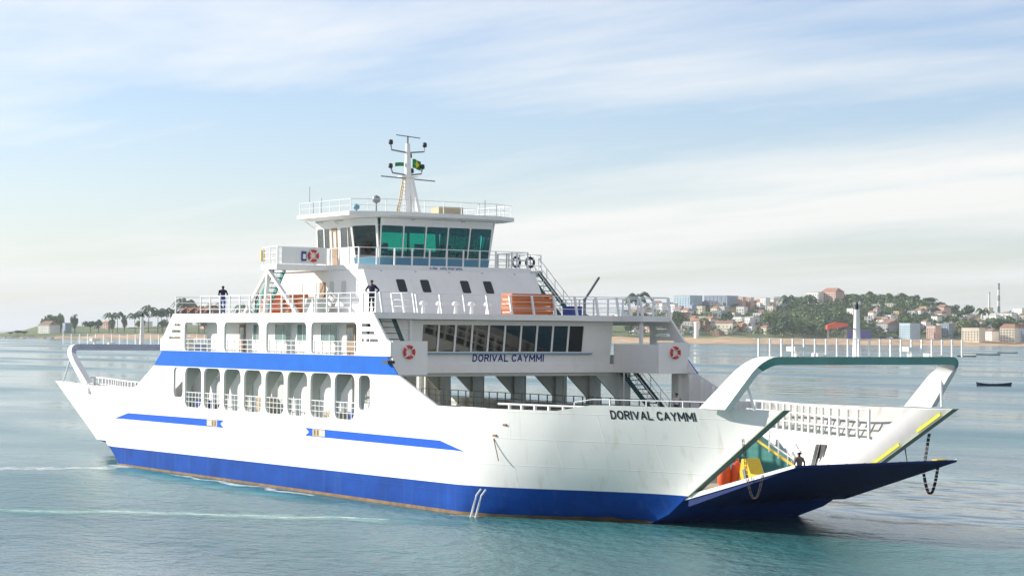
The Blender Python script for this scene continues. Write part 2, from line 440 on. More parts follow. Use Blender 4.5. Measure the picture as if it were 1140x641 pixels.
# --- bulwark ends, galleries and inner walls
for sd in (-1, 1):
    for e in (-1, 1):
        gm = MB(); li = MB(); fl = MB(); fz = 4.25
        rows = []
        for i in range(NU+1):
            u = i/NU; p1 = hull_pt(e, u, 1.0, 0, sd)
            zb = hull_pt(e, u, 0).z; tg = (fz-zb)/(p1.z-zb); pg = hull_pt(e, u, tg, 0, sd); pd = hull_pt(e, u, max(0, (1.62-zb)/(p1.z-zb)), 0, sd)
            wd = 1.75*(1-u**4)+.16
            inner_top = fz if u < .87 else p1.z-.02
            pi_ = hull_pt(e, u, (inner_top-zb)/(p1.z-zb), 0, sd)
            rows.append([Vector((p1.x, p1.y, p1.z)), Vector((p1.x, p1.y-.14, p1.z)), Vector((pg.x, pg.y-.14, fz)),
                         Vector((pg.x, pg.y-wd, fz)), Vector((pi_.x, pi_.y-wd, inner_top)), Vector((pd.x, pd.y-wd, 1.62))])
        S = lambda v: (v.x, sd*v.y, v.z)
        for i in range(NU):
            a, c_ = rows[i], rows[i+1]
            gm.add([S(a[0]), S(a[1]), S(a[2]), S(c_[0]), S(c_[1]), S(c_[2])], [(0, 1, 4, 3)])
            li.add([S(a[1]), S(a[2]), S(c_[1]), S(c_[2])], [(0, 1, 3, 2)])
            gm.add([S(a[4]), S(a[5]), S(c_[4]), S(c_[5])], [(0, 1, 3, 2)])
            fl.add([S(a[2]), S(a[3]), S(c_[2]), S(c_[3])], [(0, 1, 3, 2)])
            if i/NU >= .86:
                gm.add([S(a[1]), S(a[4]), S(c_[1]), S(c_[4])], [(0, 1, 3, 2)])
        gm.build('bulwark', 'white', ferry, smooth=True)
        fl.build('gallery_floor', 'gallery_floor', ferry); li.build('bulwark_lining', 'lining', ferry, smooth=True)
        # raked end frame
        fr = MB(); p0, p1 = hull_pt(e, 1, 0, 0, sd), hull_pt(e, 1, 1, 0, sd)
        dx = e*.10
        fr.add([(p0.x, sd*(p0.y+.02), p0.z), (p1.x, sd*(p1.y+.02), p1.z+.02), (p1.x, sd*(p1.y-.42), p1.z+.02), (p0.x, sd*(p0.y-.42), p0.z),
                (p0.x+dx, sd*(p0.y+.02), p0.z), (p1.x+dx, sd*(p1.y+.02), p1.z+.02), (p1.x+dx, sd*(p1.y-.42), p1.z+.02), (p0.x+dx, sd*(p0.y-.42), p0.z)],
               [(0, 1, 2, 3), (4, 5, 6, 7), (0, 1, 5, 4), (1, 2, 6, 5), (2, 3, 7, 6), (3, 0, 4, 7)])
        fo = fr.build('end_frame', 'frame_olive', ferry)
        for t0, t1 in ((.04, .56), (.72, .93)):
            q0, q1 = p0.lerp(p1, t0), p0.lerp(p1, t1)
            MB().bar((q0.x-e*.16, sd*(q0.y-.45), q0.z+.05), (q1.x-e*.16, sd*(q1.y-.45), q1.z+.05), .06, .17).build('hazard_stripe', 'yellow_green', fo)
        # inner rail of the gallery
        rail = MB(); pm = MB().box(-.06, .06, -.06, .06, 0, 1.42).mesh('gallery_post', 'white_rail')
        line = []
        for i in range(2, 35): line.append(rows[i][3])
        for h in (.47, .95, 1.42): rail.tube([(v.x, sd*(v.y-.05), v.z+h) for v in line], .035 if h < 1 else .06, 6)
        ro = rail.build('gallery_rail', 'white_rail', ferry)
        acc = 0; last = line[0]
        for v in line:
            acc += (v-last).length; last = v
            if acc > .62:
                acc = 0; inst(pm, 'post', ro, (v.x, sd*(v.y-.05), v.z))
# midship galleries
for sd in (-1, 1):
    MB().box(-22, 22, sd*8.4, sd*(B-.16), 4.10, 4.25).build('gallery_floor', 'gallery_floor', ferry)
    MB().box(-22, 22, sd*8.42, sd*8.54, 1.62, 4.09).build('inner_side_wall', 'white', ferry)
# car deck
dk = MB(); vv = []
for e in (-1, 1):
    for i in (range(NU, -1, -1) if e < 0 else range(NU+1)):
        p = hull_pt(e, i/NU, .02); vv.append((p.x, -(p.y-.1), 1.6))
vv += [(x, -y, z) for x, y, z in reversed(vv)]
dk.add(vv, [tuple(range(len(vv)))])
cdk = dk.build('car_deck', 'deck', ferry)
for k in (-1, 0, 1):
    MB().box(-34, 33, k*2.7-.06, k*2.7+.06, 1.6, 1.606).build('lane_line', 'yellow', cdk)

# --- side wall with the arcade (near side), open columns on the far side
XA = [(-13.03, -11.6), (-11.25, -8.78), (-8.42, -6.0), (-5.5, -3.12), (-2.65, -.26), (.24, 2.66), (3.12, 5.6), (6.0, 8.5), (8.92, 11.25), (11.72, 12.98)]
def ywall(sd):
    return lambda u, v, w: (u, sd*(B-w), v)
out = [(-22, 4.2), (22, 4.2), (22, 5.5), (20.05, 5.5), (16.05, 7.0), (-16.2, 7.0), (-19.3, 5.45), (-22, 5.45)]
holes = []
for k, (a, c_) in enumerate(XA):
    if k in (0, 9): holes.append(rrect(a, c_, 5.0, 6.92, .35))
    else: holes.append(rrect(a, c_, 4.40, 6.95, .48))
MB().plate(out, holes, ywall(-1), 0, .14).build('arcade_wall', 'hull_white', ferry)
outl = [(13.6, 4.2), (22, 4.2), (22, 5.5), (20.05, 5.5), (16.05, 7.0), (13.6, 7.0)]
for e in (-1, 1):
    MB().plate([(e*x, z) for x, z in outl], [], ywall(1), 0, .14).build('side_wall', 'hull_white', ferry)
MB().plate([(-13.6, 4.2), (13.6, 4.2), (13.6, 4.85), (-13.6, 4.85)], [], ywall(1), 0, .14).build('low_side_wall', 'hull_white', ferry)
# ribs on the inside of the far side wall
for e in (-1, 1):
    for k in range(6):
        X = 14.6+k*1.05; zt_ = interp(X, [13.6, 16.05, 20.05, 22], [7.0, 7.0, 5.5, 5.5])-.05
        for sd in (1,):
            MB().box(e*X-.07, e*X+.07, sd*(B-.42), sd*(B-.145), 4.25, zt_).build('wall_rib', 'white', ferry)
# near-side brackets behind each arcade post
for k in range(len(XA)-1):
    X = (XA[k][1]+XA[k+1][0])/2
    br = MB().plate([(-10.2, 4.5), (-10.2, 7.04), (-9.0, 7.04), (-9.82, 5.8), (-9.98, 4.5)], [], lambda u, v, w, X=X: (X+w, u, v), -.06, .06)
    br.build('deck_bracket', 'grey_col', ferry)
# arcade hand rails
ar = MB()
for z in (4.75, 5.05, 5.35): ar.tube([(-11.3, -10.28, z), (11.3, -10.28, z)], .022 if z < 5.3 else .03, 5)
aro = ar.build('arcade_rail', 'white_rail', ferry)
apm = MB().box(-.02, .02, -.02, .02, 0, 1.0).mesh('arcade_post', 'white_rail')
for a, c_ in XA[1:-1]:
    for k in range(1, 5): inst(apm, 'post', aro, (lerp(a, c_, k/5), -10.28, 4.36))
ig = MB()
for z in (4.7, 5.05, 5.4): ig.tube([(-22, -8.5, z), (22, -8.5, z)], .025, 5)
igo = ig.build('inner_rail', 'white_rail', ferry)
igm = MB().box(-.035, .035, -.035, .035, 0, 1.15).mesh('inner_post', 'white_rail')
for k in range(37): inst(igm, 'post', igo, (-21.6+k*1.2, -8.5, 4.25))
# engine casing seen through the arcade
MB().box(-17, 8.2, -8.8, -8.6, 4.26, 7.04).build('casing_wall', 'white', ferry)
for k in range(5):
    x0 = -14.2+k*4.4
    MB().box(x0, x0+.9, -8.87, -8.805, 4.3, 6.3).build('casing_door', 'soffit', ferry)
# far-side columns with brackets
for X in (-15.2, -10.5, -6.3, -1.2, 3.6, 7.3, 10.4):
    MB().box(X-.22, X+.22, 8.5, 9.35, 4.25, 7.04).build('deck_column', 'grey_col', ferry)
    MB().plate([(8.5, 5.3), (8.5, 7.04), (6.4, 7.04), (6.9, 6.75), (8.0, 5.75)], [], lambda u, v, w, X=X: (X+w, u, v), -.07, .07).build('deck_bracket', 'grey_col', ferry)
    MB().box(X-.12, X+.12, -8.2, 8.4, 6.80, 7.045).build('deck_beam', 'soffit', ferry)
for X in (-8.4, -3.8, 1.2, 5.5, 8.9, 11.9):
    MB().tube([(X, 7.9, 1.62), (X, 7.9, 7.04)], .055, 8).build('deck_pipe', 'soffit', ferry)
fr_ = MB()
for z in (4.6, 5.0, 5.4): fr_.tube([(-22, 8.46, z), (22, 8.46, z)], .025, 5)
fro = fr_.build('inner_rail', 'steel', ferry)
fpm = MB().box(-.03, .03, -.03, .03, 0, 1.15).mesh('far_post', 'steel')
for k in range(45): inst(fpm, 'post', fro, (-21.6+k*.98, 8.46, 4.25))

# --- blue bands, passenger deck, upper side walls
for sd in (-1, 1):
    MB().plate([(-16.2, 7.0), (16.05, 7.0), (14.85, 8.0), (-14.85, 8.0)], [], lambda u, v, w, sd=sd: (u, sd*(B+.004-w), v), 0, .05).build('blue_band', 'blue', ferry)
    MB().plate([(-16.1, 7.02), (15.95, 7.02), (14.85, 7.98), (-14.85, 7.98)], [], lambda u, v, w, sd=sd: (u, sd*(B-.06-w), v), 0, .08).build('band_lining', 'white', ferry)
    o_ = [(-15.2, 8.004), (15.2, 8.004), (15.2, 8.78), (14.75, 8.95), (13.3, 10.36), (-13.3, 10.36), (-14.75, 8.95), (-15.2, 8.78)]
    hs = [rrect(a, c_, 8.02, 9.86, .32) for a, c_ in ((-11.42, -6.5), (-5.5, -.7), (.3, 5.42), (6.05, 11.4))]
    for e in (-1, 1):
        for k in range(3):
            z = 9.62-k*.42; xo = 13.05+k*.42
            hs.append([(12.0 if e > 0 else -xo, z), (xo if e > 0 else -12.0, z), (xo+.1 if e > 0 else -12.0, z+.17) if False else (xo-.12 if e > 0 else -12.0, z+.17), (12.0 if e > 0 else -xo+.12, z+.17)])
    MB().plate(o_, hs, ywall(sd), 0, .14).build('upper_side_wall', 'white', ferry)
MB().box(-15.1, 10.55, -10.15, 10.15, 7.05, 7.45).build('passenger_deck', 'soffit', ferry)
for sd in (-1, 1):
    MB().box(10.56, 15.05, sd*8.05, sd*10.14, 7.05, 7.45).build('wing_deck', 'soffit', ferry)
    # wing front panel with the life ring, inner parapet
    for e in (1, -1):
        MB().box(e*15.06, e*15.2, sd*8.0, sd*(B-.145), 7.0, 8.85).build('wing_front', 'white', ferry)
    MB().box(10.7, 15.05, sd*8.0, sd*8.1, 7.451, 8.72).build('wing_parapet', 'white', ferry)
    MB().box(10.66, 15.045, sd*7.96, sd*8.04, 7.0, 7.45).build('wing_edge', 'white', ferry)
    MB().box(13.25, 13.5, sd*8.0, sd*8.12, 8.73, 10.04).build('wing_post', 'white', ferry)
    MB().box(10.7, 13.2, sd*8.02, sd*8.08, 9.42, 9.47).build('wing_rail', 'white_rail', ferry)
MB().box(10.5, 10.72, -8.0, 8.0, 7.0, 7.5).build('front_apron_edge', 'white', ferry)
# gallery rails behind the upper openings
gr = MB()
for z in (8.22, 8.5, 8.78): gr.tube([(-11.4, -10.26, z), (11.4, -10.26, z)], .025, 5)
gro = gr.build('gallery_rail', 'white_rail', ferry)
gpm = MB().box(-.025, .025, -.025, .025, 0, .80).mesh('gallery_stanchion', 'white_rail')
for k in range(24): inst(gpm, 'post', gro, (-11.0+k*.96, -10.26, 8.0))
# --- passenger cabin
cab = MB().box(-10.6, 10.3, -9.1, -9.0, 7.46, 10.05).box(-10.6, 10.3, 7.7, 7.8, 7.46, 10.05).box(-10.7, -10.6, -9.1, 7.8, 7.46, 10.05).build('passenger_cabin', 'white', ferry)
def front(u, v, w):                       # raked front: leans forward at the top
    return (10.55+(v-7.5)*.13+w, u, v)
ph = []; PY = [(-5.66+k*1.142, -5.66+k*1.142+1.03) for k in range(10)]
for a, c_ in PY: ph.append([(a+.0, 8.24), (c_, 8.24), (c_, 9.78), (a, 9.78)])
fwall = MB().plate([(-9.1, 7.46), (7.8, 7.46), (7.8, 10.05), (-9.1, 10.05)], ph, front, -.1, 0).build('cabin_front', 'white', ferry)
for a, c_ in PY:
    MB().plate([(a, 8.24), (c_, 8.24), (c_, 9.78), (a, 9.78)], [], front, -.07, -.055).build('window_pane', 'glass_dark', fwall)
MB().box(-10.4, 10.2, -7.8, 7.6, 7.452, 7.47).build('cabin_floor', 'gallery_floor', ferry)
MB().box(-8, 9, -6.5, 6.5, 9.7, 9.72).build('cabin_ceiling', 'soffit', ferry)
for k in range(6):
    MB().box(8.6-k*1.9, 9.1-k*1.9, -5.5, 5.5, 7.48, 8.45).build('cabin_seats', 'beige', ferry)
MB().plate([(-6.2, 8.08), (6.2, 8.08), (6.4, 8.16), (-6.4, 8.16)], [], front, 0, .16).build('window_ledge', 'panel_blue', fwall)
# name board lettering
def arc(cx_, cy_, rx, ry, a0, a1, n=10): return [(cx_+rx*math.cos(R(lerp(a0, a1, i/n))), cy_+ry*math.sin(R(lerp(a0, a1, i/n)))) for i in range(n+1)]
GLYPH = {'I': (.0, [[(0, 0), (0, 1)]]), 'L': (.48, [[(0, 1), (0, 0), (.48, 0)]]), 'V': (.66, [[(0, 1), (.33, 0), (.66, 1)]]), 'A': (.66, [[(0, 0), (.33, 1), (.66, 0)], [(.13, .33), (.53, .33)]]),
         'Y': (.64, [[(0, 1), (.32, .45), (.64, 1)], [(.32, .45), (.32, 0)]]), 'M': (.80, [[(0, 0), (0, 1), (.40, .25), (.80, 1), (.80, 0)]]),
         'O': (.66, [arc(.33, .5, .33, .5, 90, 450, 20)]), 'C': (.60, [arc(.33, .5, .33, .5, 45, 315, 14)]),
         'D': (.58, [[(0, 0), (0, 1), (.25, 1)]+arc(.25, .5, .33, .5, 90, -90, 10)+[(0, 0)]]),
         'R': (.56, [[(0, 0), (0, 1), (.30, 1)]+arc(.30, .75, .26, .25, 90, -90, 8)+[(0, .5)], [(.28, .5), (.56, 0)]])}
def lettering(name, words, fn, cap, mat_, parent, weight=.17, width=None):
    mb = MB(); x = weight/2; st_ = []
    for ch in words:
        if ch == ' ': x += .42; continue
        w_, ls = GLYPH[ch]
        st_.append([[(x+p[0], weight/2+p[1]*(1-weight)) for p in l] for l in ls])
        x += w_+weight+.13
    k = (width/(x-.13-weight/2)) if width else cap
    for ch_ in st_:
      mb = MB()
      for l in ch_:
          n = len(l); closed = (abs(l[0][0]-l[-1][0])+abs(l[0][1]-l[-1][1])) < 1e-4
          for i in range(n-1):
              (x0, y0), (x1, y1) = l[i], l[i+1]; dx, dy = x1-x0, y1-y0; ln = math.hypot(dx, dy)
              if ln < 1e-5: continue
              hx, hy = dx/ln*weight/2, dy/ln*weight/2
              e0 = .9 if i > 0 or closed else 1.0; e1 = .9 if i < n-2 or closed else 1.0
              if abs(dx) > .02 and abs(dy) > .3: e0 = e1 = .35
              a_, c_ = (x0-hx*e0, y0-hy*e0), (x1+hx*e1, y1+hy*e1)
              q = [(a_[0]-hy, a_[1]+hx), (a_[0]+hy, a_[1]-hx), (c_[0]+hy, c_[1]-hx), (c_[0]-hy, c_[1]+hx)]
              mb.add([fn(u*k, min(1, max(0, v))*cap, len(mb.f)*.00005) for u, v in q], [(0, 1, 2, 3)])
      mb.build('letter', mat_, parent)
lettering('name_lettering', 'DORIVAL CAYMMI', lambda s, h, w: front(-2.15+s, 7.64+h, .012+w), .45, 'letter_blue', fwall, .19, width=5.05)
# cabin side doors and windows (near side, lit gallery)
for x0, x1, z0, z1, kind in ((-7.98, -7.2, 7.5, 9.75, 'd'), (-6.05, -5.0, 8.72, 9.75, 'w'), (-3.06, -1.0, 8.72, 9.75, 'w'), (-.18, 1.25, 8.72, 9.75, 'w'),
                             (2.82, 4.85, 8.72, 9.75, 'w'), (5.92, 6.93, 7.5, 9.75, 'd')):
    x0, x1 = x0+2.18, x1+2.18
    if kind == 'd':
        d_ = MB().box(x0, x1, -9.16, -9.104, z0, z1).build('door', 'door_wood', cab)
        MB().box(x0+.14, x1-.14, -9.175, -9.162, z1-.95, z1-.2).build('door_pane', 'glass_pale', cab)
    else:
        MB().plate(rrect(x0-.07, x1+.07, z0-.07, z1+.07, .12), [rrect(x0, x1, z0, z1, .1)], lambda u, v, w: (u, -9.1-w, v), .0, .05).build('window_frame', 'white', cab)
        MB().plate(rrect(x0, x1, z0, z1, .1), [], lambda u, v, w: (u, -9.1-w, v), .004, .02).build('window_pane', 'cabin_glass', cab)
        MB().box((x0+x1)/2-.03, (x0+x1)/2+.03, -9.145, -9.122, z0, z1).build('window_mullion', 'white', cab)

# --- roof deck (upper deck)
def zpl(u, v, w): return (u, v, w)
ro_ = [(-13.28, -B+.002), (13.28, -B+.002), (13.95, -B+.6), (13.95, -7.75), (11.5, -7.75), (11.7, 0), (11.5, 7.75), (13.95, 7.75), (13.95, B-.6), (13.28, B-.002), (-13.28, B-.002), (-13.9, B-.6), (-13.9, -B+.6)]
roof = MB().plate(ro_, [], zpl, 10.08, 10.42).build('upper_deck', 'white', ferry)
def railing(name, pts, h, spacing, nr=3, lean=(0, 0), rad=.028, prad=.035, parent=ferry, m='white_rail', skip_end=False):
    pts = [Vector(p) for p in pts]; mb = MB(); lv = Vector((lean[0], lean[1], 0))
    for k in range(1, nr+1):
        f_ = k/nr; mb.tube([p+Vector((0, 0, h*f_))+lv*f_ for p in pts], rad*(1.15 if k == nr else .8), 5)
    o = mb.build(name, m, parent)
    pm = MB().bar((0, 0, 0), (lean[0], lean[1], h), prad*2, prad*2, (1, 0, 0)).mesh(name+'_post', m)
    for a, c_ in zip(pts[:-1], pts[1:]):
        n = max(1, round((c_-a).length/spacing))
        for i in range(n): inst(pm, 'post', o, a.lerp(c_, i/n))
    inst(pm, 'post', o, pts[-1]); return o
railing('front_rail', [(13.7, -10.0, 10.42), (13.7, -7.9, 10.42), (11.35, -7.9, 10.42), (11.5, 0, 10.42), (11.35, 7.9, 10.42), (13.7, 7.9, 10.42), (13.7, 10.0, 10.42)], 1.12, 1.5, 3, (-.14, -.10), .022, .06)
railing('side_rail', [(-9.3, -10.2, 10.42), (13.3, -10.2, 10.42)], 1.1, 1.45, 4, (0, 0), .025, .038)
railing('side_rail', [(-13.2, 10.2, 10.42), (13.3, 10.2, 10.42)], 1.1, 1.6, 4, (0, 0), .025, .04)
railing('aft_rail', [(-13.6, -10.0, 10.42), (-13.6, 10.0, 10.42)], 1.1, 1.8, 3)

# --- deck house on the upper deck
def hfront(u, v, w): return (lerp(6.3, 4.75, (v-10.42)/2.66)+w, u, v)
hp = [(-6, 10.42), (6.3, 10.42), (4.75, 13.08), (-6, 13.08)]
dh = MB().plate(hp, [], lambda u, v, w: (u, w, v), -6.2, 6.2).build('deck_house', 'white', ferry, bevel=.04)
for a, c_ in ((-4.18, -3.55), (-2.5, -1.87), (.35, .98), (2.03, 2.66)):
    MB().plate(rrect(a-.05, c_+.05, 11.69, 12.57, .14), [rrect(a, c_, 11.74, 12.52, .1)], hfront, 0, .03).build('window_frame', 'white', dh)
    MB().plate(rrect(a, c_, 11.74, 12.52, .1), [], hfront, .002, .014).build('window_pane', 'box_blue' if False else 'panel_blue', dh)
    MB().plate(rrect(a+.02, c_-.02, 11.76, 12.50, .1), [], hfront, .016, .022).build('window_glass', 'dark', dh)
for x0, x1, kind in ((-1.45, -1.05, 'w'), (-.65, .05, 'd'), (.62, 1.12, 'w'), (2.1, 2.65, 'w'), (-3.4, -2.9, 'w')):
    z0 = 10.5 if kind == 'd' else 11.55
    if kind == 'd': MB().box(x0, x1, -6.26, -6.204, z0, 12.35).build('door', 'door_wood', dh)
    else: MB().plate(rrect(x0, x1, z0, 12.4, .15), [], lambda u, v, w: (u, -6.2-w, v), .004, .03).build('window_pane', 'soffit', dh)
for k in range(5):
    MB().lathe([(0, 0), (.12, -.02), (.14, -.10), (.06, -.16), (0, -.17)], (4.7-k*.0, -5+k*2.4, 13.07), 8).build('deck_lamp', 'soffit', dh)

# --- bridge deck with wings
bo_ = [(4.16, -6.23), (4.30, 0), (4.16, 6.23), (.38, 6.23), (.38, 9.75), (-1.7, 9.75), (-1.7, 6.4), (-6.3, 6.4), (-6.3, -6.4), (-1.7, -6.4), (-1.7, -9.75), (.38, -9.75), (.38, -6.23)]
bdk = MB().plate(bo_, [], zpl, 13.085, 13.40).build('bridge_deck', 'white', ferry)
railing('bridge_rail', [(.4, -6.1, 13.4), (4.0, -6.1, 13.4), (4.15, 0, 13.4), (4.0, 6.1, 13.4), (.4, 6.1, 13.4)], 1.02, 1.12, 2, (.10, -.04), .02, .04)
for sd in (-1, 1):
    railing('wing_rail', [(-1.62, sd*6.5, 13.4), (-1.62, sd*9.65, 13.4), (.3, sd*9.65, 13.4), (.3, sd*6.3, 13.4)], 1.05, .95, 3, (0, 0), .022, .032)
MB().box(.30, .345, -9.4, -6.3, 13.45, 14.42).build('wing_screen', 'white', ferry)
tx = MB()                                   # small, unreadable row of letters on the deck edge
random.seed(3)
for k in range(13):
    if k == 3: continue
    y0 = -1.26+k*.185
    tx.box(4.305, 4.312, y0, y0+.035, 13.19, 13.32).box(4.305, 4.312, y0+.035, y0+.12, 13.19+.1*(k % 2), 13.215+.1*(k % 2))
    if k % 3: tx.box(4.305, 4.312, y0+.10, y0+.135, 13.19, 13.32)
tag(tx.build('deck_edge_lettering', 'letter_blue', bdk), kind='stuff')
# raking legs below the near wing
for q in ((-3.75, -9.8, 10.42), (-1.0, -9.8, 10.42), (3.2, -9.8, 10.42)):
    MB().bar((-1.0, -9.6, 13.08), q, .2, .2).build('wing_leg', 'white', ferry)
for q in ((-3.75, 9.9, 10.42), (-1.15, 9.9, 10.42)):
    MB().bar((-1.0, 9.6, 13.08), q, .2, .2).build('wing_leg', 'white', ferry)

# --- wheelhouse: polygon plan, windows leaning out at the top
plan = [(2.75, -3.95), (2.75, 3.95), (.75, 4.55), (-4.1, 4.55), (-4.1, -4.55), (.75, -4.55)]
wh = empty('wheelhouse'); wh.parent = ferry
def wall(i, u, v, w):
    a, c_ = Vector(plan[i]), Vector(plan[(i+1) % 6]); d = (c_-a); n = Vector((d.y, -d.x)).normalized()
    p = a + d.normalized()*u; lean = .14*(v-13.4) if i in (0, 1, 5) else .05*(v-13.4)
    sc = 1
    q = p + n*(w+lean)
    # keep corners closed: shift along the wall as the ring grows outward
    mid = (a+c_)/2; q += (p-mid)*(lean*.32/ max(.1, d.length/2)) if i in (0, 1, 5) else Vector((0, 0))
    return (q.x, q.y, v)
win = {0: [(.06+k*1.57, .06+k*1.57+1.49, 13.92, 15.85) for k in range(5)], 1: [(.15, 1.95, 13.92, 15.85)], 5: [(.15, 1.95, 13.92, 15.85)],
       2: [(.2, 1.5, 14.0, 15.8), (1.65, 2.9, 14.0, 15.8), (3.1, 4.6, 14.0, 15.8)], 3: [(.3, 2.3, 13.9, 15.85), (2.5, 4.4, 13.9, 15.85), (4.7, 6.6, 13.9, 15.85), (6.8, 8.8, 13.9, 15.85)],
       4: [(.12, .95, 14.55, 15.8), (1.05, 1.75, 14.55, 15.8), (3.15, 4.05, 14.5, 15.8), (4.1, 4.7, 14.5, 15.8)]}
# last wall runs aft to forward on the near side (index 4); its door sits between the windows
for i in range(6):
    a, c_ = Vector(plan[i]), Vector(plan[(i+1) % 6]); ln = (c_-a).length
    outl = [(0, 14.0 if False else 13.41), (ln, 13.41), (ln, 16.3), (0, 16.3)]
    hs = [rrect(x0, x1, z0, z1, .09, 3) for x0, x1, z0, z1 in win[i]]
    wo = MB().plate(outl, hs, lambda u, v, w, i=i: wall(i, u, v, w), -.08, 0).build('wheelhouse_wall', 'white', ferry)
    for x0, x1, z0, z1 in win[i]:
        MB().plate(rrect(x0, x1, z0, z1, .09, 3), [], lambda u, v, w, i=i: wall(i, u, v, w), -.05, -.035).build('window_pane', 'glass_green' if i != 4 else 'glass_pale', wo)
    if i in (0, 1, 5):
        MB().plate([(.02, 13.415), (ln-.02, 13.415), (ln-.02, 13.9), (.02, 13.9)], [], lambda u, v, w, i=i: wall(i, u, v, w), .003, .02).build('lower_panel', 'panel_blue', wo)
    if i == 4:
        MB().plate([(2.05, 13.45), (2.75, 13.45), (2.75, 15.8), (2.05, 15.8)], [rrect(2.2, 2.6, 14.6, 15.6, .05, 2)], lambda u, v, w, i=i: wall(i, u, v, w), .004, .05).build('door', 'door_wood', wo)
for i in (0, 1, 5):
    for x0, x1, z0, z1 in win[i]:
        MB().plate([(x0+.03, z1-.42), (x1-.03, z1-.42), (x1-.03, z1), (x0+.03, z1)], [], lambda u, v, w, i=i: wall(i, u, v, w), -.16, -.14).build('sun_blind', 'dark', ferry)
bpy.data.objects.remove(wh)
MB().box(-3.9, 2.5, -3.8, 3.8, 13.402, 13.42).build('wheelhouse_floor', 'dark', ferry)
MB().box(1.4, 2.3, -3.4, 3.4, 13.43, 14.35).build('helm_console', 'dark', ferry)
for k, y in enumerate((-2.2, .4, 2.4)):
    MB().box(.2, .75, y-.3, y+.3, 13.43, 14.0).box(.1, .25, y-.3, y+.3, 14.0, 14.9).build('helm_seat', 'dark', ferry)
rf_ = [(3.75, -4.15), (3.9, 0), (3.75, 4.15), (2.6, 6.0), (-4.2, 6.0), (-5.2, 3), (-5.2, -3), (-4.2, -6.0), (2.6, -6.0)]
wr = MB()
n_ = len(rf_)
inn = [(x*.9-.1, y*.9) for x, y in rf_]
lv = [[(x, y, 16.32) for x, y in inn], [(x, y, 16.42) for x, y in rf_], [(x, y, 16.66) for x, y in rf_]]
wr.add(lv[0]+lv[1]+lv[2], [tuple(range(n_-1, -1, -1)), tuple(range(2*n_, 3*n_))] + [(k*n_+i, k*n_+(i+1) % n_, (k+1)*n_+(i+1) % n_, (k+1)*n_+i) for k in (0, 1) for i in range(n_)])
wroof = wr.build('wheelhouse_roof', 'white', ferry)
railing('roof_rail', [(-4.1, -5.85, 16.66), (2.5, -5.85, 16.66), (3.6, -4.0, 16.66), (3.75, 0, 16.66), (3.6, 4.0, 16.66), (2.5, 5.85, 16.66), (-4.1, 5.85, 16.66)], .75, 1.3, 2, (0, 0), .016, .02)
for x, y in ((-3.6, -4.6), (-1.0, -4.6), (1.6, -3.4), (2.7, 1.8), (2.7, -1.8), (-1, 4.6)):
    MB().box(x-.5, x+.5, y-.12, y+.12, 16.2, 16.318).build('roof_light', 'soffit', wroof)
for sd in (-1, 1):
    for x in (-4.6, -1.2): MB().bar((x, sd*4.5, 15.9), (x, sd*5.3, 16.4), .07).build('roof_strut', 'white', wroof)

# --- mast
ms = MB(); 
ms.tube([(-.55, 0, 16.66), (-.62, 0, 19.1), (-.66, 0, 21.3)], [.28, .24, .15], 8)
mast = ms.build('mast', 'white', ferry, smooth=True)
MB().bar((.15, .35, 16.66), (-.5, .12, 19.1), .26, .34).build('mast_leg', 'white', mast)
MB().bar((-1.25, -.32, 16.66), (-.85, -.1, 19.1), .07).bar((-.95, -.62, 16.66), (-.62, -.35, 19.1), .07).build('mast_ladder', 'beige', mast)
rung = MB()
rgm = MB().bar((-.16, .15, 0), (.16, -.15, 0), .045).mesh('rung', 'beige')
for k in range(11):
    f_ = k/10.5; inst(rgm, 'rung', mast, (lerp(-1.1, -.74, f_), lerp(-.47, -.22, f_), 16.9+f_*2.2))
MB().bar((-.6, -2.0, 19.15), (-.6, 2.0, 19.0), .10, .07).build('yardarm', 'steel', mast)
MB().box(-.95, -.25, -.55, .55, 19.16, 19.24).build('mast_platform', 'white', mast)
MB().tube([(-.65, -1.25, 21.25), (-.65, -1.2, 20.85), (-.65, 0, 20.72), (-.65, 1.2, 20.85), (-.65, 1.25, 21.2)], .055, 6).build('yardarm', 'steel', mast)
MB().tube([(-.65, -1.25, 19.75), (-.65, -1.1, 19.4), (-.65, 0, 19.3), (-.65, 1.0, 19.42), (-.65, 1.1, 19.8)], .055, 6).build('yardarm', 'steel', mast)
MB().bar((-.66, -.9, 21.82), (-.66, .9, 21.7), .10, .05).build('yardarm', 'steel', mast)
MB().tube([(-.66, 0, 21.3), (-.66, 0, 21.8)], .06, 6).build('mast_top', 'steel', mast)
for y, z in ((-1.25, 21.25), (1.25, 21.2), (-1.25, 19.75), (1.1, 19.8), (.15, 20.45), (.3, 19.5)):
    MB().lathe([(0, -.08), (.13, -.05), (.15, .05), (.13, .22), (0, .26)], (-.65, y, z), 10).build('mast_lamp', 'dark', mast)
for (x, y, h, w_) in ((-1.8, -1.6, .95, .28), (-2.6, -2.6, .5, .22)):
    MB().tube([(x, y, 16.66), (x, y, 16.66+h)], .05, 6).build('aerial_post', 'steel', wroof)
    MB().lathe([(0, -w_), (w_*.8, -w_*.6), (w_, 0), (w_*.8, w_*.6), (0, w_)], (x, y, 16.66+h+w_*.5), 10).build('radar_dome', 'panel_blue' if h < .8 else 'steel', wroof)
MB().box(1.3, 2.2, .6, 2.4, 16.67, 17.2).build('roof_locker', 'beige', wroof)
for x, y, h in ((-4.6, -4.9, 1.9), (-4.3, -4.2, 1.2), (3.2, 3.4, 1.0), (-3.9, -5.0, .9)):
    MB().tube([(x, y, 16.66), (x, y, 16.66+h)], .02, 5).build('whip_aerial', 'steel', wroof)

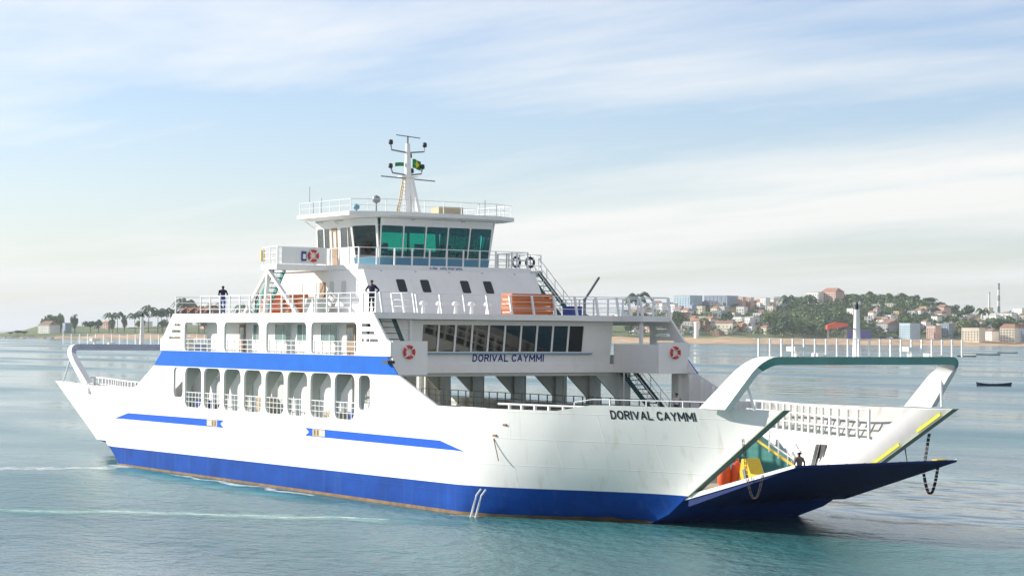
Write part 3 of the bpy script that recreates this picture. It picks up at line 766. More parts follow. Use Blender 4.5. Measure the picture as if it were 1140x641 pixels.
# --- stairs
def stairs(name, p0, p1, width, across, m_str, m_tr, n=9, rail=True, solid=False, rm='white_rail'):
    p0, p1 = Vector(p0), Vector(p1); a = Vector(across).normalized()*width/2
    st = MB()
    for s_ in (-1, 1): st.bar(p0+a*s_, p1+a*s_, .07, .30)
    o = st.build(name, m_str, ferry)
    d = (p1-p0); d2 = Vector((d.x, d.y, 0)).normalized()
    tm = MB().bar(-a*.96, a*.96, .26, .05).mesh('tread', m_tr)
    for k in range(1, n): inst(tm, 'tread', o, p0.lerp(p1, k/n)+Vector((0, 0, .04)))
    if rail:
        for s_ in (-1, 1):
            rb = MB(); h = Vector((0, 0, .95)); rb.tube([p0+a*s_+h, p1+a*s_+h], .028, 5).tube([p0+a*s_+h*.5, p1+a*s_+h*.5], .02, 5)
            for k in range(5): q = p0.lerp(p1, k/4)+a*s_; rb.tube([q, q+h], .025, 5)
            rb.build('hand_rail', rm, o)
    return o
stairs('far_wing_stairs', (.5, 8.9, 13.3), (4.3, 8.9, 10.45), .9, (0, 1, 0), 'teal_dark', 'teal')
stairs('near_wing_stairs', (-1.5, -8.6, 13.2), (-4.0, -8.6, 10.45), .8, (0, 1, 0), 'teal', 'teal')
stairs('gallery_stairs', (10.6, 8.9, 7.3), (14.6, 8.9, 4.35), 1.0, (0, 1, 0), 'teal_dark', 'teal_dark', 11)
st_ = stairs('upper_stairs', (12.9, -9.4, 10.2), (15.0, -9.4, 7.6), 1.0, (0, 1, 0), 'teal_dark', 'teal_dark', 8, False)
# stairs from the gallery to the car deck at the bow, boxed in with green plate
sy = 6.0
bs = MB().plate([(25.2, 1.62), (31.6, 1.62), (31.6, 1.75), (25.4, 4.25), (25.2, 4.25)], [], lambda u, v, w: (u, w, v), sy-.5, sy+.5).build('deck_stairs', 'teal', ferry)
MB().bar((26.2, sy-.55, 4.1), (31.9, sy-.55, 1.8), .06, .12).build('stair_edge', 'yellow', bs)
hb = MB()
for k in range(4):
    x = 28.2+k*.75; z = lerp(4.25, 1.75, (x-25.4)/6.2); hb.tube([(x, sy-.55, z), (x, sy-.55, z+1.0)], .04, 6)
for h in (.5, 1.0): hb.tube([(28.2, sy-.55, 3.12+h), (30.5, sy-.55, 2.2+h)], .04, 6)
hb.build('hand_rail', 'white_rail', bs)
# doorway in the far inner wall near the bow
def inner_pt(u, z, off=0):
    p1, p0 = hull_pt(1, u, 1), hull_pt(1, u, 0); p = hull_pt(1, u, (z-p0.z)/(p1.z-p0.z)); return (p.x, p.y-1.75*(1-u**4)-.16-off, p.z)
def on_wall(x, z):
    lo_, hi_ = 0.0, 1.0
    for _ in range(30):
        m_ = (lo_+hi_)/2
        if inner_pt(m_, z)[0] < x: lo_ = m_
        else: hi_ = m_
    return lo_
dm = MB()
vv = [inner_pt(on_wall(x, z), z, o_) for o_ in (.02, .06) for x, z in ((32.5, 1.65), (33.2, 1.65), (33.2, 3.75), (32.5, 3.75))]
sdo = dm.add(vv, [(0, 1, 2, 3), (7, 6, 5, 4), (0, 1, 5, 4), (1, 2, 6, 5), (2, 3, 7, 6), (3, 0, 4, 7)]).build('side_door', 'dark', ferry)
vv = [inner_pt(on_wall(x, z), z, o_) for o_ in (.07, .32) for x, z in ((32.45, 1.65), (32.5, 1.65), (32.5, 3.75), (32.45, 3.75))]
MB().add(vv, [(0, 1, 2, 3), (7, 6, 5, 4), (0, 1, 5, 4), (1, 2, 6, 5), (2, 3, 7, 6), (3, 0, 4, 7)]).build('door_leaf', 'soffit', sdo)

# --- bow and stern ramps
for e in (1, -1):
    if e > 0: x0, x1, z0, z1, w = 34.6, 42.3, 1.5, 3.48, 5.05
    else: x0, x1, z0, z1, w = -36.5, -39.0, 1.3, 4.6, 5.6
    rp = MB().plate([(x0, z0-.42), (x1, z1-.10), (x1, z1), (x0, z0)], [], lambda u, v, w_: (u, w_, v), -w, w).build('bow_ramp' if e > 0 else 'stern_ramp', 'ramp_shaded_blue', ferry)
    for sd in (-1, 1):
        MB().plate([(x0-.2*e, z0-.12), (x1, z1-.10), (x1, z1+.04), (x0-.2*e, z0+.10)], [], lambda u, v, w_: (u, w_, v), sd*w, sd*(w+.06)).build('ramp_edge', 'white', rp)
    for k in range(9):
        yy = -w+.5+k*(2*w-1)/8
        MB().plate([(x0+e*.5, z0-.32), (x1-e*.9, z1-.17), (x1-e*.9, z1-.06), (x0+e*.5, z0-.2)], [], lambda u, v, w_: (u, w_, v), yy-.05, yy+.05).build('ramp_rib', 'ramp_shaded_blue', rp)
    MB().box(min(x1, x1-.35*e), max(x1, x1-.35*e), w-1.3, w-.6, z1-.02, z1+.04).build('ramp_mark', 'yellow', rp)
# chains holding the bow ramp
def chain(pts, name='ramp_chain', r=.045):
    mb = MB(); pts = [Vector(p) for p in pts]
    ln = MB()
    for i in range(len(pts)-1):
        a, c_ = pts[i], pts[i+1]; n = max(1, round((c_-a).length/.22))
        for k in range(n):
            p, q = a.lerp(c_, k/n), a.lerp(c_, (k+.82)/n); off = Vector((.05, 0, 0)) if k % 2 else Vector((0, .05, 0))
            mb.bar(p+off, q+off, r*.7); mb.bar(p-off, q-off, r*.7)
    return mb.build(name, 'chain', ferry)
def sag(a, c_, dip, n=12):
    a, c_ = Vector(a), Vector(c_); return [a.lerp(c_, i/n)+Vector((0, 0, -dip*4*(i/n)*(1-i/n))) for i in range(n+1)]
chain([(39.3, -5.62, 4.55), (39.2, -5.3, 2.9)]+sag((39.2, -5.25, 2.7), (40.3, -5.25, 2.98), 1.0))
chain([(39.9, 5.62, 4.6), (39.9, 5.25, 2.9)]+sag((39.9, 5.22, 2.85), (40.9, 5.22, 3.1), 1.25), r=.08)
MB().tube([(38.2, 5.5, 4.6), (39.0, 5.1, 2.8)], .03, 5).build('ramp_wire', 'chain', ferry)

# --- gantries
def gantry(e):
    X = 41.0 if e > 0 else -42.3; bw = 6.45; zt = 8.35 if e > 0 else 8.2; zb = 5.9 if e > 0 else 5.25
    yb_ = 6.7 if e > 0 else 6.35
    foot = 38.35 if e > 0 else -38.3
    root = MB()
    # portal path in its own leaning plane: foot - rounded corner - beam - corner - foot
    path = []
    rad = 1.0
    path.append((-yb_, 0.0))
    path.append((-bw-.02, 1-rad*1.05/2.45)) 
    for k in range(7):
        a = R(180-15*k); path.append((-bw+rad+rad*math.cos(a), 1-rad*.95/2.45+rad*.95/2.45*math.sin(a)))
    full = path + [(-y, s_) for y, s_ in reversed(path)]
    def P(y, s_, du, dv): # du along ship (fore-aft), dv: thickness towards the inside/below
        x = lerp(foot, X, s_)
        return Vector((x+du, y, lerp(zb, zt, s_)))
    half = .95 if e > 0 else .62; th = .36 if e > 0 else .46
    rings = []
    for k, (y, s_) in enumerate(full):
        y0, s0 = full[max(0, k-1)]; y1, s1 = full[min(len(full)-1, k+1)]
        dy, dz = y1-y0, (s1-s0)*(zt-zb); l = math.hypot(dy, dz); ny, nz = dz/l, -dy/l     # inward normal in the portal plane
        f_ = 1-.42*s_
        hx = half*f_
        o0 = P(y, s_, -hx, 0); o1 = P(y, s_, hx, 0)
        inn_ = Vector((0, ny*th, nz*th))
        rings.append([o0, o1, o1+inn_, o0+inn_])
    vv = [v for r_ in rings for v in r_]; ff = []
    for k in range(len(rings)-1):
        for j in range(4): ff.append((k*4+j, k*4+(j+1) % 4, (k+1)*4+(j+1) % 4, (k+1)*4+j))
    ff += [(3, 2, 1, 0), tuple((len(rings)-1)*4+j for j in range(4))]
    root.add(vv, ff)
    o = root.build('bow_gantry' if e > 0 else 'stern_gantry', 'white', ferry, smooth=True)
    # teal front of the cross beam, including the rounded corners
    fr2 = MB(); vv = []; ff = []
    sel = [k for k, (y, s_) in enumerate(full) if s_ > .80]
    for k in sel:
        r_ = rings[k]; a = r_[1 if e > 0 else 0]; c_ = r_[2 if e > 0 else 3]
        nx = Vector((e*.012, 0, 0)); d_ = (c_-a)*.02
        vv += [a+nx-d_, c_+nx+d_]
    for k in range(len(sel)-1): ff.append((2*k, 2*k+1, 2*k+3, 2*k+2))
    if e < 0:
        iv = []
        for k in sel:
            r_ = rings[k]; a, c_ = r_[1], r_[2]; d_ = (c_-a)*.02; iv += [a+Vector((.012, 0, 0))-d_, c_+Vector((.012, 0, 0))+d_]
        MB().add(iv, ff).build('beam_face', 'beam_shade_grey', o)  # forward face overlaid with its shade as colour
    fr2.add(vv, ff); fr2.build('beam_face', 'beam_teal' if e > 0 else 'soffit', o)
    # catwalk rail on the beam
    h = .82
    rb = MB()
    for z in (h, ): rb.tube([(X, -bw, zt+z), (X, bw, zt+z)], .016, 5)
    rbo = rb.build('catwalk_rail', 'white_rail', o)
    pm = MB().box(-.035, .035, -.035, .035, 0, h).mesh('catwalk_post', 'white_rail')
    for k in range(20): inst(pm, 'post', rbo, (X+e*.3, -bw+.05+k*(2*bw-.1)/19, zt))
    # light mast, flood lamps, braces
    lm = MB().tube([(X-e*.2, 0, zt), (X-e*.2, 0, zt+2.2)], [.20, .13], 10).build('light_mast', 'white', o)
    MB().lathe([(0, 0), (.07, .02), (.08, .2), (.04, .34), (0, .4)], (X-e*.2, 0, zt+2.2), 8).build('mast_lamp', 'dark', lm)
    MB().bar((X-e*.2, -1.2, zt+1.3), (X-e*.2, 1.6, zt+1.3), .05).build('cross_arm', 'steel', lm)
    for y in (-3.9, 3.2):
        MB().box(X-.3, X+.3, y-.35, y+.35, zt+.26, zt+.46).bar((X, y, zt), (X, y, zt+.3), .16).build('flood_lamp', 'white', o)
        MB().box(X-.2, X+.2, y+1.1, y+1.7, zt+.01, zt+.16).build('cable_box', 'white', o)
    for sd in (-1, 1):
        yt = ENDS[e]['yt']
        MB().tube([(X-e*.9, sd*(bw-.25), zt-.9), (X-e*.55, sd*(yt+.40), zb+.0)], .065, 8).build('brace', 'white_rail', o)
gantry(1); gantry(-1)

# thin hand rail on the near bow bulwark
hp_ = [hull_pt(1, u/40, 1) for u in range(16, 34)]
hr = MB().tube([(p.x, -(p.y-.1), p.z+.28) for p in hp_], .025, 5)
hro = hr.build('bulwark_rail', 'white_rail', ferry)
bpm = MB().box(-.02, .02, -.02, .02, 0, .3).mesh('bulwark_post', 'white_rail')
for p in hp_[::4]: inst(bpm, 'post', hro, (p.x, -(p.y-.1), p.z))
# bow name on the near and far shell
def bow_name(sd):
    # arc length along a row below the rail
    us = [i/400 for i in range(401)]; pts = [hull_pt(1, u, .90) for u in us]; s = [0]
    for i in range(400): s.append(s[-1]+(pts[i+1]-pts[i]).length)
    def at(sv, h, w=0):
        sv = sv-(h-.2)*1.67*min(1, max(0, sv/21))
        i = min(range(401), key=lambda k: abs(s[k]-sv)) if not (s[0] <= sv <= s[-1]) else next(k for k in range(401) if s[k] >= sv)
        u = us[i]; 
        if i > 0: u = lerp(us[i-1], us[i], (sv-s[i-1])/max(1e-6, s[i]-s[i-1]))
        p1, p0 = hull_pt(1, u, 1), hull_pt(1, u, 0); t = 1-(.66-h)/(p1.z-p0.z)
        p = hull_pt(1, u, t, -.015-w); return (p.x, sd*p.y, p.z)
    a, c_ = NAME_S
    if sd < 0:
        lettering('name_lettering', 'DORIVAL CAYMMI', lambda x, h, w: at(a+x, h, w), .44, 'letter_black', hull, .18, width=c_-a)
    else:
        lettering('name_lettering', 'DORIVAL CAYMMI', lambda x, h, w: at(c_-x, h, w), .44, 'letter_black', hull, .18, width=c_-a)
def name_span():
    us = [i/400 for i in range(401)]; pts = [hull_pt(1, u, .90) for u in us]; s = 0; a = c_ = None
    for i in range(400):
        x = project((pts[i].x, -pts[i].y, pts[i].z))[0]
        if a is None and x >= 680: a = s
        if c_ is None and x >= 775: c_ = s
        s += (pts[i+1]-pts[i]).length
    return a, c_
NAME_S = name_span()
bow_name(-1); bow_name(1)
# marks on the hull side: anchor scuff, draught ticks, outfall
p = hull_pt(1, .17, .62); 
MB().tube([(p.x, -p.y-.015, p.z), (p.x+.45, -p.y-.0, p.z-1.1)], .025, 5).build('rust_run', 'rust', hull)
for u, t in ((.20, .80), (.17, .66)):
    p = hull_pt(1, u, t); MB().box(p.x-.16, p.x+.16, -p.y-.03, -p.y+.05, p.z-.05, p.z+.05).build('fairlead', 'rust', hull)
p = hull_pt(-1, .42, .93)
MB().box(p.x-.22, p.x+.22, -p.y-.03, -p.y+.1, p.z-.38, p.z+.1).build('fairlead', 'steel', hull)
MB().box(14.9, 15.5, -B-.35, -B+.1, 7.62, 7.78).build('side_lamp', 'dark', ferry)

# things on the ferry -------------------------------------------------
def life_ring(loc, ax, label, m='ring_red'):
    """ax: outward normal, unit"""
    n = Vector(ax); t = Vector((0, 0, 1)).cross(n).normalized()
    root = empty('life_ring', loc); fn = lambda u, v, w: tuple(t*u+Vector((0, 0, 1))*v+n*(w+.07))
    MB().torus(.30, .085, fn).build('ring', m, root, smooth=True)
    for k in range(4):
        a = R(45+90*k); c_, s_ = math.cos(a), math.sin(a)
        bm_ = MB(); 
        bm_.torus(.088, .02, lambda u, v, w, c_=c_, s_=s_: tuple(t*(c_*(.30+u))+Vector((0, 0, 1))*(s_*(.30+u))+n*(.07+v)+(-t*s_+Vector((0, 0, 1))*c_)*w*2.2), 10, 6)
        bm_.build('band', 'white_rail', root, smooth=True)
    tag(root, label, 'life ring', 'life rings'); return root
life_ring((15.2, -9.2, 8.25), (1, 0, 0), 'red life ring on the near front corner panel by the blue band')
life_ring((15.2, 9.2, 8.25), (1, 0, 0), 'red life ring on the far front corner panel above the gallery stairs')
life_ring((.345, -7.25, 13.95), (1, 0, 0), 'red and white life ring on the near bridge wing screen')
life_ring((.38, 7.6, 13.95), (1, 0, 0), 'life ring coloured dark for shade on the far bridge wing rail, nearer the wheelhouse', 'dark')  # ring is dark only because shade is put into its colour
life_ring((.38, 8.7, 13.95), (1, 0, 0), 'life ring coloured dark for shade on the far bridge wing rail, nearer the stairs', 'dark')  # same shade colouring as its neighbour
hl = MB().box(.35, .45, -8.05, -7.75, 13.62, 14.2).build('ring_light_holder', 'box_blue'); tag(hl, 'blue and white float light hung beside the near bridge life ring', 'float light')
MB().box(.452, .465, -8.0, -7.8, 13.75, 14.05).build('lens', 'white', hl)
# orange float stacks
def float_stack(cx_, cy_, lx, ly, n, words, rz=0):
    base = MB()
    for k in range(n):
        z = 10.45+k*.25
        o = MB().plate(rrect(-lx/2, lx/2, -ly/2, ly/2, .14, 3), [rrect(-lx/2+.3, lx/2-.3, -ly/2+.3, ly/2-.3, .1, 3)], zpl, 0, .215).build('life_float', 'orange', bevel=.03)
        o.location = (cx_, cy_, z); o.rotation_euler.z = rz
        for yy in (-ly/2-.012, ly/2+.012): MB().box(-lx/2+.25, lx/2-.25, yy-.01, yy+.01, .09, .13).build('grab_line', 'white_rail', o)
        pos = ['lowest', 'second up', 'middle', 'second down', 'topmost'][k]
        tag(o, 'orange life float, %s in the stack %s' % (pos, words), 'life float', 'stacked orange life floats')
float_stack(10.5, 1.75, 1.3, 3.0, 5, 'behind the front rail of the upper deck')
float_stack(-2.35, -7.1, 1.7, 1.2, 5, 'beside the deck house near the raking legs')
float_stack(-5.3, -7.1, 1.7, 1.2, 5, 'aft of the near bridge wing stairs')
# small yellow sign at the end of the wing
sg = MB().box(-1.74, -1.68, -9.75, -9.5, 13.6, 14.3).build('sign_plate', 'yellow'); tag(sg, 'small yellow plate on the near bridge wing end rail', 'sign')
# white mushroom ventilators behind the front rail
for k, y in enumerate((-5.4, -4.3, -3.2, -2.1, -1.0)):
    t = empty('ventilator', (10.4, y, 10.42))
    MB().lathe([(0, 0), (.15, 0), (.11, .05), (.09, .45), (.09, .52), (0, .52)], (0, 0, 0), 10).build('stem', 'white_rail', t, smooth=True)
    MB().lathe([(.08, .50), (.22, .50), (.23, .58), (.15, .70), (0, .74)], (0, 0, 0), 12).build('cap', 'white_rail', t, smooth=True)
    tag(t, 'white mushroom ventilator behind the front rail, %s' % ['nearest the person in navy', 'second from the person in navy', 'middle of the five', 'second from the orange floats', 'nearest the orange floats'][k], 'ventilator', 'white ventilators on the upper deck')
# brown slatted benches at the aft end of the near side roof
for k in range(4):
    t = empty('deck_bench', (-12.1+k*1.25, -9.75, 10.42))
    tag(t, 'brown slatted bench tilted back, %s from the stern on the near roof edge' % ['first', 'second', 'third', 'fourth'][k], 'bench', 'brown benches on the upper deck')
    for j in range(4): MB().box(-.55, .55, -.35+j*.2, -.2+j*.2, .28+.03*j, .33+.03*j).build('slat', 'brown', t)
    MB().plate([(-.6, .05), (.62, .42), (.62, .5), (-.6, .12)], [], lambda u, v, w: (u, w, v), -.42, -.36).build('back_board', 'brown', t)
    for x in (-.5, .5): MB().box(x-.04, x+.04, -.3, .35, 0, .28).build('leg', 'steel', t)
# lockers and boxes on deck
def locker(name, x0, x1, y0, y1, z0, z1, m, label, cat):
    t = empty(name, ((x0+x1)/2, (y0+y1)/2, z0))
    hx, hy, hz_ = (x1-x0)/2, (y1-y0)/2, z1-z0
    MB().box(-hx, hx, -hy, hy, 0, hz_*.85).build('body', m, t, bevel=.02)
    MB().box(-hx-.02, hx+.02, -hy-.02, hy+.02, hz_*.855, hz_).build('lid', m, t, bevel=.02)
    tag(t, label, cat)
locker('storage_locker', 5.2, 6.2, 8.0, 8.8, 10.42, 11.05, 'box_blue', 'blue locker beside the foot of the far bridge stairs', 'locker')
locker('storage_locker', -10.7, -9.6, -9.9, -9.2, 4.25, 4.85, 'box_blue', 'dark blue box in the aftmost rounded side opening', 'box')
locker('storage_locker', 9.6, 10.6, -9.9, -9.2, 4.25, 4.8, 'box_blue', 'dark blue box in the foremost rounded side opening', 'box')
locker('wooden_crate', -2.2, -1.2, -9.8, -9.1, 4.25, 5.35, 'beige', 'tan crate in the fourth rounded side opening', 'crate')
locker('wooden_crate', 6.6, 8.2, -9.8, -9.2, 4.25, 4.75, 'beige', 'low tan bench box in a forward rounded side opening', 'crate')
locker('vent_box', -.2, 1.6, -7.6, -7.0, 10.42, 11.35, 'soffit', 'grey slatted vent box against the deck house side', 'vent')
# yellow hydraulic housing and orange buoys on the bow deck
yh = MB().plate([(-.7, 0), (1.15, 0), (1.0, .7), (.35, .75), (-.05, 1.5), (-.4, 1.45)], [], lambda u, v, w: (u, w, v), -.45, .45).build('winch_housing', 'yellow', bevel=.03)
yh.location = (32.3, .9, 1.62); tag(yh, 'yellow wedge shaped winch housing on the bow car deck', 'winch housing')
MB().plate([(.0, .0), (.32, 0), (-.1, 1.0), (-.3, .9)], [], lambda u, v, w: (u, w-.46, v), -.015, .0).build('side_bracket', 'steel', yh)
for k, (x, y) in enumerate(((31.0, .1), (31.35, .65))):
    t = empty('mooring_buoy', (x, y, 1.6))
    MB().lathe([(0, 0), (.24, .04), (.36, .25), (.35, .75), (.25, 1.15), (.09, 1.3), (0, 1.31)], (0, 0, 0), 14).build('float_body', 'orange_red', t, smooth=True)
    MB().torus(.09, .025, lambda u, v, w: (u, w, v+1.38), 10, 6).build('eye', 'orange_red', t)
    tag(t, ['orange mooring buoy standing on the bow deck, left one of the pair', 'orange mooring buoy standing on the bow deck, right one of the pair'][k], 'buoy', 'orange buoys on the bow deck')
bk = 0
for x0, y0, lx, m_ in ((34.2, 6.35, 2.0, 'box_blue'), (36.2, 6.0, .7, 'teal')):
    t = MB().box(-lx/2, lx/2, -.3, .3, 0, .42).box(-lx/2, lx/2, .2, .3, .42, .8).build('gallery_bench', m_, bevel=.02); t.location = (x0, y0+.75, 4.25); t.rotation_euler.z = R(-14)
    tag(t, ['blue bench behind the far bow gallery rail', 'green box behind the far bow gallery rail'][bk], ['bench', 'box'][bk]); bk += 1
# flags
def flag(loc, direc, w, h, label, diamond):
    t = empty('flag', loc); d = Vector(direc).normalized(); mb = MB(); n, m = 10, 5; vv = []; ff = []
    sdv = d.cross(Vector((0, 0, 1)))
    def fp(a, c_, o=0): return d*(a*w)+Vector((0, 0, -c_*h-.25*a*a*h))+sdv*(.09*math.sin(a*7)*a**.5+o)
    for i in range(n+1):
        for j in range(m+1): vv.append(fp(i/n, j/m))
    for i in range(n):
        for j in range(m): a = i*(m+1)+j; ff.append((a, a+1, a+m+2, a+m+1))
    o = mb.add(vv, ff).build('cloth', 'flag_green', t, smooth=True); s_ = o.modifiers.new('thick', 'SOLIDIFY'); s_.thickness = .01
    if diamond:
        MB().add([fp(.12, .5, .03), fp(.5, .08, .03), fp(.88, .5, .03), fp(.5, .92, .03), fp(.12, .5, -.03), fp(.5, .08, -.03), fp(.88, .5, -.03), fp(.5, .92, -.03)], [(0, 1, 2, 3), (4, 7, 6, 5)]).build('diamond', 'flag_yellow', t)
    tag(t, label, 'flag')
flag((-.55, .3, 20.35), (-.3, 1, 0), .72, .58, 'green and yellow flag on the right of the mast', True)
flag((-.7, -.25, 20.1), (.3, -1, .0), .75, .24, 'narrow green flag on the left of the mast', False)
# davit on the far side of the upper deck
dv = MB().tube([(9.0, 7.0, 10.42), (9.0, 7.0, 11.5)], .09, 8).tube([(9.0, 7.0, 11.4), (10.5, 7.0, 12.75)], .07, 8).build('davit', 'steel', ferry)
# pump outflow running down the side
of = MB()
for k in range(2):
    x = 24.2+k*.45; p = hull_pt(1, (x-22)/19.9, .02)
    of.tube([(x, -10.2, 1.42), (x-.1, -10.42, 1.1), (x-.35, -10.6, -.05)], [.05, .05, .08], 6)
of.build('bilge_outflow', 'white', lower)

# --- people ----------------------------------------------------------
def person(loc, rz, top, bottom, label, pose='stand', h=1.68, hat=None):
    k = h/1.7
    J = dict(pelvis=(0, 0, .93), belly=(0, 0, 1.1), chest=(0, 0, 1.32), neck=(0, 0, 1.47), head=(0.02, 0, 1.58), crown=(.02, 0, 1.68))
    rad = dict(pelvis=(.15, .12), belly=(.14, .11), chest=(.17, .12), neck=(.055, .055), head=(.085, .09), crown=(.06, .06))
    E_ = [('pelvis', 'belly'), ('belly', 'chest'), ('chest', 'neck'), ('neck', 'head'), ('head', 'crown')]
    for s_, nm in ((-1, 'l'), (1, 'r')):
        J['sh'+nm] = (0, s_*.19, 1.39); J['el'+nm] = (-.05, s_*.27, 1.12); J['wr'+nm] = (.08, s_*.24, .90); J['ha'+nm] = (.12, s_*.23, .82)
        if pose == 'lean': J['el'+nm] = (.10, s_*.27, 1.16); J['wr'+nm] = (.32, s_*.2, 1.1); J['ha'+nm] = (.38, s_*.17, 1.1)
        if pose == 'hips': J['el'+nm] = (-.08, s_*.40, 1.16); J['wr'+nm] = (.05, s_*.20, 1.0); J['ha'+nm] = (.09, s_*.15, .98)
        J['hi'+nm] = (0, s_*.09, .88); J['kn'+nm] = (.03, s_*.10, .48); J['an'+nm] = (-.01, s_*.11, .08); J['to'+nm] = (.14, s_*.12, .04)
        rad.update({'sh'+nm: (.07, .07), 'el'+nm: (.05, .05), 'wr'+nm: (.035, .035), 'ha'+nm: (.045, .03), 'hi'+nm: (.095, .095), 'kn'+nm: (.062, .062), 'an'+nm: (.045, .045), 'to'+nm: (.04, .035)})
        E_ += [('chest', 'sh'+nm), ('sh'+nm, 'el'+nm), ('el'+nm, 'wr'+nm), ('wr'+nm, 'ha'+nm), ('pelvis', 'hi'+nm), ('hi'+nm, 'kn'+nm), ('kn'+nm, 'an'+nm), ('an'+nm, 'to'+nm)]
    names = list(J); me = bpy.data.meshes.new('sk'); me.from_pydata([tuple(c_*k for c_ in J[n]) for n in names], [(names.index(a), names.index(c_)) for a, c_ in E_], [])
    o = bpy.data.objects.new('sk', me); C.objects.link(o)
    md = o.modifiers.new('s', 'SKIN'); md.use_smooth_shade = True
    for i, n in enumerate(names): me.skin_vertices[0].data[i].radius = tuple(r_*k for r_ in rad[n]); me.skin_vertices[0].data[i].use_root = (n == 'pelvis')
    o.modifiers.new('ss', 'SUBSURF').levels = 1
    bm_ = bpy.data.meshes.new_from_object(o.evaluated_get(bpy.context.evaluated_depsgraph_get()))
    bpy.data.objects.remove(o)
    for m_ in (top, bottom, 'skin', 'dark_cloth', 'hair'): bm_.materials.append(MATS[m_])
    for p_ in bm_.polygons:
        c_ = p_.center/k; p_.use_smooth = True
        if c_.z > 1.475: p_.material_index = 4 if (c_.z > 1.635 or c_.x < -.02) else 2
        elif c_.z > 1.43 and abs(c_.y) < .07: p_.material_index = 2
        elif c_.z < .09: p_.material_index = 3
        elif c_.z < .96 and abs(c_.y) < .2: p_.material_index = 1
        elif (Vector(J['hal'])-c_).length < .11 or (Vector(J['har'])-c_).length < .11: p_.material_index = 2
        elif c_.z < .96: p_.material_index = 0
    q = bpy.data.objects.new('person', bm_); link(q); q.location = loc; q.rotation_euler.z = rz
    MB().lathe([(0, .05), (.07, .035), (.098, -.02), (.09, -.06), (.07, -.05)], (.0, 0, 1.655*k), 10).build('hair' if not hat else 'cap', hat or 'hair', q, smooth=True)
    tag(q, label, 'person'); return q
face_cam = math.atan2(-.54, .84)
person((12.2, -9.85, 10.42), face_cam-.4, 'navy_cloth', 'navy_cloth', 'person in navy leaning at the near front corner of the upper deck', 'hips', 1.8)
person((-7.1, -9.7, 10.42), R(150), 'navy_cloth', 'blue_cloth', 'person in dark top and blue trousers at the near rail by the brown benches', 'lean', 1.76)
person((-3.9, -8.9, 10.42), R(200), 'dark_cloth', 'dark_cloth', 'person in dark clothes between the raking legs and the orange floats', 'stand', 1.6)
person((36.3, .45, 1.96), R(160), 'grey_cloth', 'dark_cloth', 'person in grey standing on the bow ramp', 'stand', 1.68)
person((14.9, 6.6, 4.05) if False else (15.4, 9.2, 4.25), R(-40), 'pale_cloth', 'dark_cloth', 'person in a pale shirt at the foot of the far gallery stairs', 'stand', 1.6)
#person((30.0, 7.35, 4.25), R(-80), 'ring_red', 'dark_cloth', 'person in red behind the far bow gallery rail', 'lean', 1.3)
#person((33.0, 6.9, 4.25), R(-80), 'navy_cloth', 'dark_cloth', 'person in dark blue behind the far bow gallery rail', 'lean', 1.25)

# ================================================================== THE FAR SHORE
fh = Vector((math.cos(YAW), math.sin(YAW))); rh = Vector((math.sin(YAW), -math.cos(YAW)))
CXY = Vector((CAM.x, CAM.y)); D0 = 2325.0
def yhor(u): return 371.3+.00802*(u-570)
def bgpos(u, d): return CXY + fh*d + rh*((u-570)/F*d)
PU = [-250, 0, 25, 45, 100, 130, 200, 300, 400, 600, 700, 760, 850, 900, 930, 1000, 1040, 1080, 1110, 1140, 1420]
PP = [6, 4, 8, 14, 14, 12, 16, 16, 18, 22, 32, 42, 42, 48, 50, 49, 43, 29, 32, 32, 25]
def terr(u, d):
    w = d-D0 - 6*math.sin(u*.03) - 5*math.sin(u*.011+1)
    if w < 0: return -1.5+max(-1, w*.02)
    zc_ = 9.3+(interp(u, PU, PP)-9.3)*(D0+420)/D0
    left = max(0, min(1, (130-u)/40))
    z1 = interp(w, [0, 40, 70, 90], [0, 2.4, 5.5, 6.2])*(1-left) + interp(w, [0, 12, 60, 90], [0, 2.5, 4.5, 5.0])*left
    t = max(0, min(1, (w-75)/345)); z = lerp(min(z1, max(zc_, 2.5)), zc_, smooth(t)) if w > 75 else min(z1, max(zc_, 2.5))
    return z + 1.3*noise.noise(Vector((u*.05, d*.012, 3)))*min(1, w/60)
tm = MB(); us_ = [-260+7*i for i in range(242)]; ds = [D0-40+8*i for i in range(18)]+[D0+110+22*i for i in range(42)]+[3400, 3800]
vv = []; ff = []
for u in us_:
    for d in ds: p = bgpos(u, d); vv.append((p.x, p.y, terr(u, d) if d < 3300 else terr(u, d)*.5))
nd = len(ds)
for i in range(len(us_)-1):
    for j in range(nd-1): a = i*nd+j; ff.append((a, a+nd, a+nd+1, a+1))
gmat = bpy.data.materials.new('shore_ground'); gmat.use_nodes = True
nt = gmat.node_tree; b = nt.nodes['Principled BSDF']; L = nt.links; b.inputs['Roughness'].default_value = .95
at_ = N(nt.nodes, 'ShaderNodeAttribute', attribute_name='sandy')
tcn = N(nt.nodes, 'ShaderNodeTexCoord')
nz = N(nt.nodes, 'ShaderNodeTexNoise'); L.new(tcn.outputs['Object'], nz.inputs['Vector']); nz.inputs['Scale'].default_value = .05; nz.inputs['Detail'].default_value = 8
r1 = N(nt.nodes, 'ShaderNodeValToRGB'); L.new(nz.outputs['Fac'], r1.inputs[0])
r1.color_ramp.elements[0].position = .35; r1.color_ramp.elements[0].color = (.075, .130, .040, 1)
r1.color_ramp.elements[1].position = .68; r1.color_ramp.elements[1].color = (.21, .23, .09, 1)
r2 = N(nt.nodes, 'ShaderNodeValToRGB'); L.new(nz.outputs['Fac'], r2.inputs[0])
r2.color_ramp.elements[0].position = .35; r2.color_ramp.elements[0].color = (.45, .285, .15, 1)
r2.color_ramp.elements[1].position = .65; r2.color_ramp.elements[1].color = (.66, .47, .28, 1)
